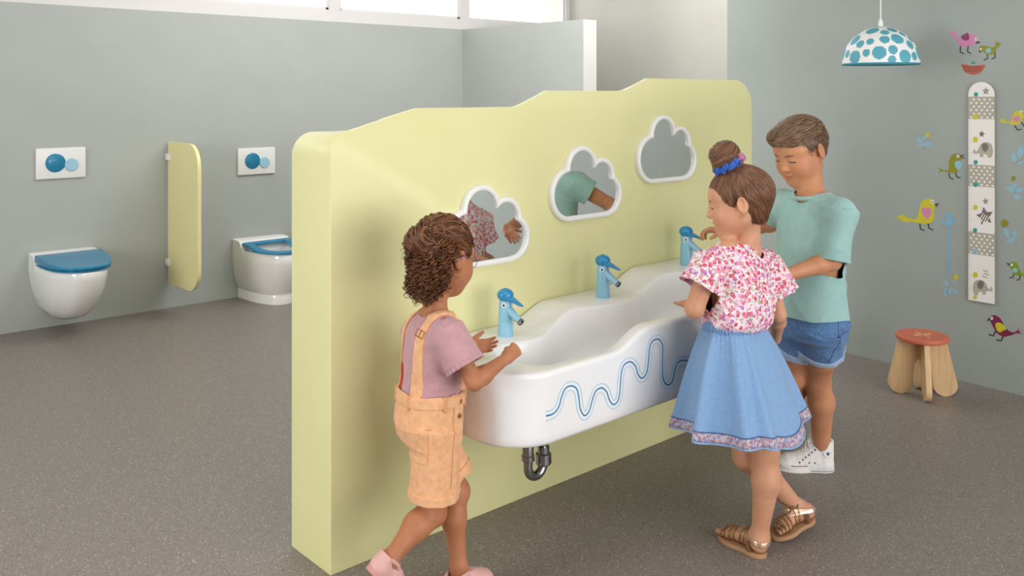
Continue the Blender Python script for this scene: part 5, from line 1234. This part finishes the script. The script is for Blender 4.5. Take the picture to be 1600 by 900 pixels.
    # blouse
    def bl(Q, off, ov):
        s2 = [(.655, 0, 0, .092, .078), (.685, 0, -.002, .112, .098), (.72, 0, -.004, .116, .102), (.78, 0, -.004, .112, .092), (.84, 0, -.002, .112, .080), (.875, 0, 0, .100, .066), (.90, 0, 0, .072, .052), (.918, .004, 0, .050, .045)]; Q.loft(B.F, s2, off, .012, ztop=.918 + ov, zbot=.66 - ov)
        for sh, e, L in ((shL, eL, .086), (shR, eR, .100)):
            d = unit(e - sh); Q.cone(T(0, 0, .872) * .3 + sh * .7, sh + d * .01, .042 + off, .046 + off, k=.03); sd = unit(sh - T(0, 0, sh[2])); d2 = unit(d + sd * .18); Q.cap(sh, sh + d2 * L, .047 + off, .064 + off, .02, over=(0, ov))
    fl = [(V(1, .3, .15), 70, .0030, V(0, .3, 1), 16, None, None), (V(.6, 1, -.4), 55, .0026, V(1, 0, .3), 20, None, None), (V(1, .8, .0), 130, .0030, V(0, 0, 1), 14, T(0, -.06, .68), .07)]
    S_, O_ = shell((B.o[0] - .22, B.o[1] - .19, .63), (B.o[0] + .22, B.o[1] + .18, .97), .0025, bl, .005, fold=fl, neckcut=[(P(1171, 386, 2.735) + UPV * -.02, P(1168, 360, 2.73) + UPV * .03, .041, .052)])
    bo = fobj('blouse', S_, 'floral_cotton', g)
    m = MB(); cN = P(1172, 378, 2.735)
    # skirt
    cw = V(B.o[0] - .010, B.o[1], 0); ch = P(1160, 654, 2.70); ch = V(ch[0], ch[1], 0); zw, zh = .672, .376; nT = 240; rr = []
    rng = np.random.default_rng(11); phs = np.sort(rng.uniform(0, 2 * math.pi, 15)); amp = rng.uniform(.6, 1.2, 15)
    def pleat(q): return sum(a * math.exp(-((q - p + math.pi) % (2 * math.pi) - math.pi) ** 2 / .016) for p, a in zip(phs, amp))
    pl_ = np.array([pleat(q) for q in np.linspace(0, 2 * math.pi, nT, endpoint=False)]); pl_ -= pl_.mean()
    def sk(t, q, j, ex=0.0):
        R_ = .094 + .112 * (t ** .75) ; rx, ry = R_ * 1.0, R_ * (.84 + .10 * t); cc = cw * (1 - t) + ch * t; f_ = .040 * t ** .65 * pl_[j] + .0022 * (1 - t) ** 3 * math.sin(q * 46)
        z = zw + (zh - zw) * t + .010 * t * math.sin(q * 2 + 1.0) + .006 * t * math.sin(q * 5) + .006 * t * pl_[j]
        return V(cc[0] + (rx + f_ + ex) * math.cos(q), cc[1] + (ry + f_ + ex) * math.sin(q), z)
    qs = np.linspace(0, 2 * math.pi, nT, endpoint=False)
    def limit(p): return V(p[0], min(p[1], 1.768), p[2])
    for t in np.linspace(.0, 1, 40): rr.append([limit(sk(t, q, j)) for j, q in enumerate(qs)])
    for t in np.linspace(1, .0, 12): rr.append([limit(sk(t, q, j, -.003)) for j, q in enumerate(qs)])
    m = MB(); m.loops(rr); s_ = obj('skirt', m, 'skirt_denim', g, sharp=None)
    for t0, t1, nm, mt, e in ((.905, .985, 'braid_trim', 'embroidered_braid', .0016), (.893, .903, 'trim_piping', 'denim_dark', .0022), (.986, 1.003, 'hem_edge', 'skirt_band', .0020)):
        m = MB(); L = [[limit(sk(t, q, j, e)) for j, q in enumerate(qs)] for t in np.linspace(t0, t1, 5)] + [[limit(sk(t, q, j, -.0005)) for j, q in enumerate(qs)] for t in (t1, t0)]; m.loops(L + [L[0]]); obj(nm, m, mt, s_, sharp=None)
    m = MB(); L = []
    for z, e in ((zw - .006, .002), (zw - .004, .006), (zw + .008, .008), (zw + .020, .0075), (zw + .030, .006), (zw + .033, .002), (zw + .030, -.002), (zw, -.002)):
        L.append([V(cw[0] + (.095 + e + .0024 * math.sin(q * 60) * (1 if e > 0 else 0)) * math.cos(q), cw[1] + (.081 + e + .0024 * math.sin(q * 60) * (1 if e > 0 else 0)) * math.sin(q), z + .006 * math.cos(q - .3)) for q in np.linspace(0, 2 * math.pi, 480, endpoint=False)])
    m.loops(L + [L[0]]); obj('waistband', m, 'skirt_band', s_, sharp=None)
    # hair pulled up into a bun
    bun = P(1131, 241, 2.715); base = H.w(-.005, -.0, .106)
    base = P(1143, 262, 2.72)
    HF = Field(H.c - .17, H.c + V(.17, .17, .2), .0028)
    HF.ell(H.w(0, -.014, .031), V(.079, .095, .081) * k, M); HF.cone(H.w(0, -.035, -.045), H.w(0, -.055, .02), .044 * k, .048 * k, k=.03); HF.cone(base, bun, .028, .026, k=.02)
    HF.ell(H.w(0, .083, -.050), V(.088, .080, .082) * k, M, .010, 's'); HF.ell(H.w(0, .10, .02), V(.060, .036, .034) * k, M, .012, 's')
    for sg in (-1, 1): HF.ell(H.w(sg * .080, -.008, -.012), V(.022, .021, .030) * k, M, .006, 's')
    HF.ell(H.w(0, .02, -.112), V(.09, .10, .056) * k, M, .012, 's')
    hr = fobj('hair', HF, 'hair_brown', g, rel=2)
    rng = np.random.default_rng(4); sd_ = surf_pts(HF, 4200, lambda p: np.linalg.norm(p - bun, axis=1) > .035, rng)
    P_, Q = strands(HF, sd_, lambda p, t: base - p, 20, .0045, .0012, .0009, lift=lambda t: .0006 * math.sin(t * 9)); qobj('combed_strands', P_, Q, 'hair_brown', hr, tone=TN)
    # fine loose hairs at nape and temple
    sd_ = surf_pts(HF, 45, lambda p: (H.loc(p)[:, 2] < -.045), rng); K = 14; t = np.linspace(0, 1, K)[None, :, None]; g0 = HF.grad(sd_); dd = -UPV * .8 + g0 * .2 + rng.normal(size=sd_.shape) * .25
    path = sd_[:, None, :] + dd[:, None, :] * .032 * t + g0[:, None, :] * .004 * np.sin(t * 4); P_, Q = tubes(path, .0004 * (1 - .7 * t[..., 0])); qobj('wispy_hairs', P_, Q, 'hair_brown', hr, tone=TN)
    # bun coil
    ax_ = unit(bun - base); a = unit(np.cross(ax_, V(.3, .8, .2))); b = np.cross(ax_, a); coil = []
    rng = np.random.default_rng(9); BF = Field(bun - .09, bun + .09, .0025)
    for cc, r_ in ((bun + ax_ * .006, V(.044, .042, .032)),): BF.ell(cc, r_, np.stack([a, b, ax_], 1))
    pts = [bun + ax_ * (-.010 + .03 * i / 40) + (a * math.cos(i * .33) + b * math.sin(i * .33)) * (.036 - .018 * i / 40) for i in range(41)]; BF.chain(pts, [.0135] * 41, .004)
    BF.folds(BF.lo, BF.hi, [(ax_ + a * .5, 260, .0018, b, 60, None, None)])
    bn = fobj('bun', BF, 'hair_brown', hr); sd_ = surf_pts(BF, 900, None, rng)
    P_, Q = strands(BF, sd_, lambda p, t: np.cross(ax_, p - bun) + .012 * ax_ * np.sin(t * 5), 12, .0042, .001, .0009)
    qobj('bun_strands', P_, Q, 'hair_brown', hr, tone=TN)
    # scrunchie
    cS = base * .62 + bun * .38; q_ = np.linspace(0, 2 * math.pi, 97)[:-1]
    for j, (a0, a1, mt, nm) in enumerate(((0.0, 2.2, 'scrunchie_blue', 'blue'), (2.2, 4.2, 'scrunchie_pink', 'pink'), (4.2, 6.2832, 'scrunchie_gold', 'gold'))):
        m = MB(); L = []
        side_cam = unit(-FW - ax_ * (-FW @ ax_)); sb = np.cross(ax_, side_cam)
        for q in np.linspace(a0 - 1.6, a1 - 1.6, 34):
            rad = .040 + .0035 * math.sin(q * 11) + .002 * math.sin(q * 23 + 1); L.append(cS + (side_cam * math.cos(q) + sb * math.sin(q)) * rad + ax_ * (.004 * math.sin(q * 9)))
        m.tube(L, [(.0125 + .003 * math.sin(i * 1.9), .0095 + .0025 * math.sin(i * 2.3 + 1)) for i in range(34)], 14)
        if j == 0: sc = obj('scrunchie', m, mt, hr)
        else: obj('scrunchie_panel', m, mt, sc)

# ================================================================== boy
def boy():
    c = P(1268, 430, 3.085); zq = lambda z: 1.36 - (1.36 - z) * .933; fw = -RT * .88 - FW * .47; B = Body(c, fw); T = lambda x, y, z: B.T(x * .97, y * .97, zq(z))
    g = thing('person', (B.o[0], B.o[1], 0), 'smiling boy with short brown hair, aqua t-shirt and denim shorts reaching for the far tap', 'person', 'children at the washbasin')
    H = Head(P(1251, 236, 3.12), -RT * .87 - FW * .49, .40, .0, 1.045); k = H.k; M = H.M
    F_ = Field((2.42, 1.36, -.01), (3.30, 2.20, 1.33), .0027)
    secs = [(.47, 0, 0, .085, .078), (.53, 0, -.006, .108, .090), (.60, 0, 0, .096, .078), (.70, 0, .004, .096, .076), (.80, 0, .004, .106, .080), (.88, 0, 0, .116, .076), (.94, 0, -.004, .108, .062), (.975, 0, -.006, .072, .050), (1.00, 0, -.004, .042, .044)]
    secs = [(zq(q[0]), q[1], q[2], q[3] * .96, q[4] * .96) for q in secs]; F_.loft(B.F, secs, k=.02)
    shL, shR = T(-.122, -.004, .945), T(.120, .012, .945); neck(F_, T(0, -.004, .99), H, .037); build_head(F_, H, smile=1.0)
    F_.cone(T(-.04, 0, .955), shL, .032, .036, k=.025); F_.cone(T(.04, 0, .955), shR, .032, .036, k=.025)
    eL, wL = P(1299, 408, 2.97), P(1226, 430, 2.90); eR, wR = P(1203, 350, 3.34), P(1131, 361, 3.40)
    arm(F_, shL, eL, wL, 1.16, rs=.034, re=.027); arm(F_, shR, eR, wR, 1.12, rs=.034, re=.026)
    hand(F_, wL, -RT * .85 - UPV * .2 + FW * .35, FW * .5 - UPV * .7, UPV * .3 + FW * .6 - RT * .2, 1.05, (.3, .35, .4, .45), (.4, .4), .06, rw=.019)
    hand(F_, wR, -RT * .97 + UPV * .08, -UPV * .75 - FW * .25 + RT * -.0, -FW + UPV * .2, 1.05, (.35, .42, .5, .6), (.65, .5), .06, (.8, .3, .6), .5, rw=.0185)
    kL, aL = P(1276, 588, 3.19), P(1283, 703, 3.285); kR, aR = P(1234, 590, 3.20), P(1240, 640, 3.50)
    hL, hR = T(-.055, 0, .50), T(.044, 0.0, .50)
    leg(F_, hL, kL, aL, 1.16, RT * .95, rh=.050, rk=.040, rc=.037, ra=.024); leg(F_, hR, kR, aR, 1.12, RT * .8, rh=.050, rk=.040, rc=.038, ra=.024)
    fL = unit(-RT + FW * .10); foot(F_, aL, V(aL[0], aL[1], .03) - fL * .006, V(aL[0], aL[1], .02) + fL * .060, V(aL[0], aL[1], .02) + fL * .095, UPV, .75)
    toeR = PZ(1209, 703, .026); hlR = P(1244, 658, 3.46); fR = unit(toeR - hlR); uR = unit(-RT * .85 + UPV * .45); uR = unit(uR - fR * (uR @ fR)); foot(F_, aR, hlR + uR * .03 + fR * .034, hlR + uR * .02 + fR * .10, hlR + fR * .125 + uR * .02, uR, .75)
    fobj('body', F_, 'skin_warm', g, face_tint(H)); face_parts(H, g, closed=.70)
    s1 = high_top(g, V(aL[0], aL[1], 0) - fL * .046, fL, UPV, side=1); high_top(g, hlR - fR * .01, fR, uR, side=1, L=.19)
    def tee(Q, off, ov):
        s2 = [(.555, 0, 0, .128, .110), (.62, 0, 0, .124, .104), (.70, 0, .002, .122, .100), (.80, 0, .003, .124, .098), (.88, 0, 0, .130, .092), (.94, 0, -.004, .118, .075), (.978, 0, -.006, .078, .060), (1.000, 0, -.004, .055, .054)]; s2 = [(zq(q[0]), q[1], q[2], q[3] * .96, q[4] * .96) for q in s2]; Q.loft(B.F, s2, off, .012, ztop=zq(1.0) + ov, zbot=zq(.558) - ov)
        for sh, e, L in ((shL, eL, .158), (shR, eR, .085)):
            d = unit(e - sh); Q.cone(T(0, 0, .93) * .3 + sh * .7, sh + d * .01, .048 + off, .050 + off, k=.035); Q.cone(T(0, -.004, .960) * .75 + sh * .25, sh, .046 + off, .049 + off, k=.02); Q.cap(sh, sh + d * L, .051 + off, .057 + off, .025, over=(0, ov), asp=1.0)
    fl = [(V(.75, .6, .25), 26, .0034, V(0, .3, 1), 9, None, None), (V(.8, .4, -.5), 40, .0042, V(1, 0, .5), 12, T(-.05, .05, .62), .14), (V(.3, .6, .9), 60, .0042, V(1, .2, .2), 14, (shL * .5 + T(-.03, .06, .86) * .5), .07), (V(.2, .5, 1), 55, .0040, V(1, .2, .2), 14, T(-.06, -.06, .74), .08)]
    S_, O_ = shell((B.o[0] - .22, B.o[1] - .24, .56), (B.o[0] + .22, B.o[1] + .26, 1.09), .0027, tee, .005, fold=fl, neckcut=[(T(0, .012, .975), T(0, .03, 1.06), .041, .052)])
    tp = fobj('t_shirt', S_, 'aqua_cotton', g)
    cN = T(0, .013, .985); patch(O_, 'neck_rib', 'aqua_rib', tp, lambda X, Y, Z: np.sqrt((X - cN[0]) ** 2 + (Y - cN[1]) ** 2 + (Z - cN[2]) ** 2 * .6) - .061, .0026, lo=cN - .09, hi=cN + .09) if False else None
    m = MB(); ring = []
    for q in np.linspace(0, 2 * math.pi, 60):
        ring.append(T(.0475 * math.cos(q), .016 + .0495 * math.sin(q), .991 - .007 * math.sin(q)))
    m.tube(ring, [(.0075, .0058)] * 60, 8, flat=(0, 0, 1), caps=False); obj('neck_rib', m, 'aqua_rib', tp)
    patch(O_, 'bottom_hem', 'aqua_rib', tp, lambda X, Y, Z: np.abs(Z + 0 * X + 0 * Y - zq(.573)) - .0012, .0012)
    for sh, e, L in ((shL, eL, .158),):
        d = unit(e - sh); q = sh + d * (L - .016); patch(O_, 'sleeve_hem', 'aqua_rib', tp, lambda X, Y, Z: np.maximum(np.abs((X - q[0]) * d[0] + (Y - q[1]) * d[1] + (Z - q[2]) * d[2]) - .0012, np.sqrt((X - q[0]) ** 2 + (Y - q[1]) ** 2 + (Z - q[2]) ** 2) - .075), .0012)
    hm = [(hL, kL, .094), (hR, kR, .10)]
    def shorts(Q, off, ov):
        s2 = [(.47, 0, 0, .104, .094), (.53, 0, -.006, .121, .103), (.60, 0, 0, .112, .096)]; s2 = [(zq(q[0]), q[1], q[2], q[3] * .96, q[4] * .96) for q in s2]; Q.loft(B.F, s2, off, .012, ztop=zq(.60) + ov, zbot=zq(.475))
        for hp, kn, L in hm: d = unit(kn - hp); Q.cap(hp + UPV * .035, hp + d * L, .078 + off, .072 + off, .022, over=(0, ov))
    fl = [(V(.5, .2, 1), 55, .0026, V(1, 0, 0), 25, None, None)]
    S_, O2 = shell((B.o[0] - .19, B.o[1] - .19, .36), (B.o[0] + .22, B.o[1] + .21, .68), .0027, shorts, .0045, fold=fl)
    sp = fobj('denim_shorts', S_, 'denim_blue', g)
    for hp, kn, L in hm:
        d = unit(kn - hp); e = hp + d * L; patch(O2, 'rolled_cuff', 'denim_cuff', sp, lambda X, Y, Z, e=e, d=d: np.maximum(np.abs((X - e[0]) * d[0] + (Y - e[1]) * d[1] + (Z - e[2]) * d[2] + .013) - .014, np.sqrt((X - e[0]) ** 2 + (Y - e[1]) ** 2 + (Z - e[2]) ** 2) - .088), .0050)
    q = O2.project(np.array([T(-.08, -.085, .52)]))[0]; n3 = unit(q - B.T(0, 0, q[2])); patch(O2, 'back_pocket', 'denim_blue', sp, boxr(q, (UPV, np.cross(UPV, n3), n3), (.038, .034, .05)), .0032)
    q = O2.project(np.array([T(-.12, 0, .48)]))[0]; n3 = unit(q - B.T(0, 0, q[2])); patch(O2, 'side_seam', 'denim_dark', sp, boxr(q, (UPV, np.cross(UPV, n3), n3), (.12, .0018, .05)), .0022)
    # short hair, longer swept fringe on top
    HF = Field(H.c - .19, H.c + .19, .0028)
    HF.ell(H.w(0, -.014, .031), V(.0765, .0935, .0785) * k, M); HF.cone(H.w(0, -.055, -.015), H.w(0, -.062, .02), .040 * k, .044 * k, k=.02)
    HF.ell(H.w(0, .012, .072), V(.062, .080, .038) * k, M, .02); HF.ell(H.w(.006, .060, .076), V(.046, .032, .022) * k, M, .015)
    HF.ell(H.w(0, .096, -.018), V(.085, .068, .080) * k, M, .006, 's')
    for sg in (-1, 1): HF.ell(H.w(sg * .080, .000, -.015), V(.022, .024, .034) * k, M, .006, 's'); HF.ell(H.w(sg * .080, .056, -.022), V(.03, .032, .050) * k, M, .008, 's')
    HF.ell(H.w(0, -.01, -.100), V(.10, .10, .062) * k, M, .012, 's')
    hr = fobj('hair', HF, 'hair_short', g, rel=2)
    rng = np.random.default_rng(14); sd_ = surf_pts(HF, 2600, lambda p: H.loc(p)[:, 2] > .045, rng); fwd = M[:, 1]
    P_, Q = strands(HF, sd_, lambda p, t: fwd * 1.0 + M[:, 0] * .25 + rng.normal(size=p.shape) * .08, 12, .0040, .0014, .0008, lift=lambda t: .0035 * math.sin(t * 3.0)); qobj('swept_strands', P_, Q, 'hair_short', hr, tone=TN)
    sd_ = surf_pts(HF, 5000, lambda p: H.loc(p)[:, 2] < .06, rng); K = 4; t = np.linspace(0, 1, K)[None, :, None]; g0 = HF.grad(sd_); sd_ = HF.project(sd_, -.0008); dd = -M[:, 2] * .9 + fwd * .1 + g0 * .45 + rng.normal(size=sd_.shape) * .15
    path = sd_[:, None, :] + dd[:, None, :] * .008 * t; P_, Q = tubes(path, .0006 * (1 - .6 * t[..., 0])); qobj('cropped_hair', P_, Q, 'hair_short', hr, tone=TN)

girl_curly(); girl_bun(); boy()
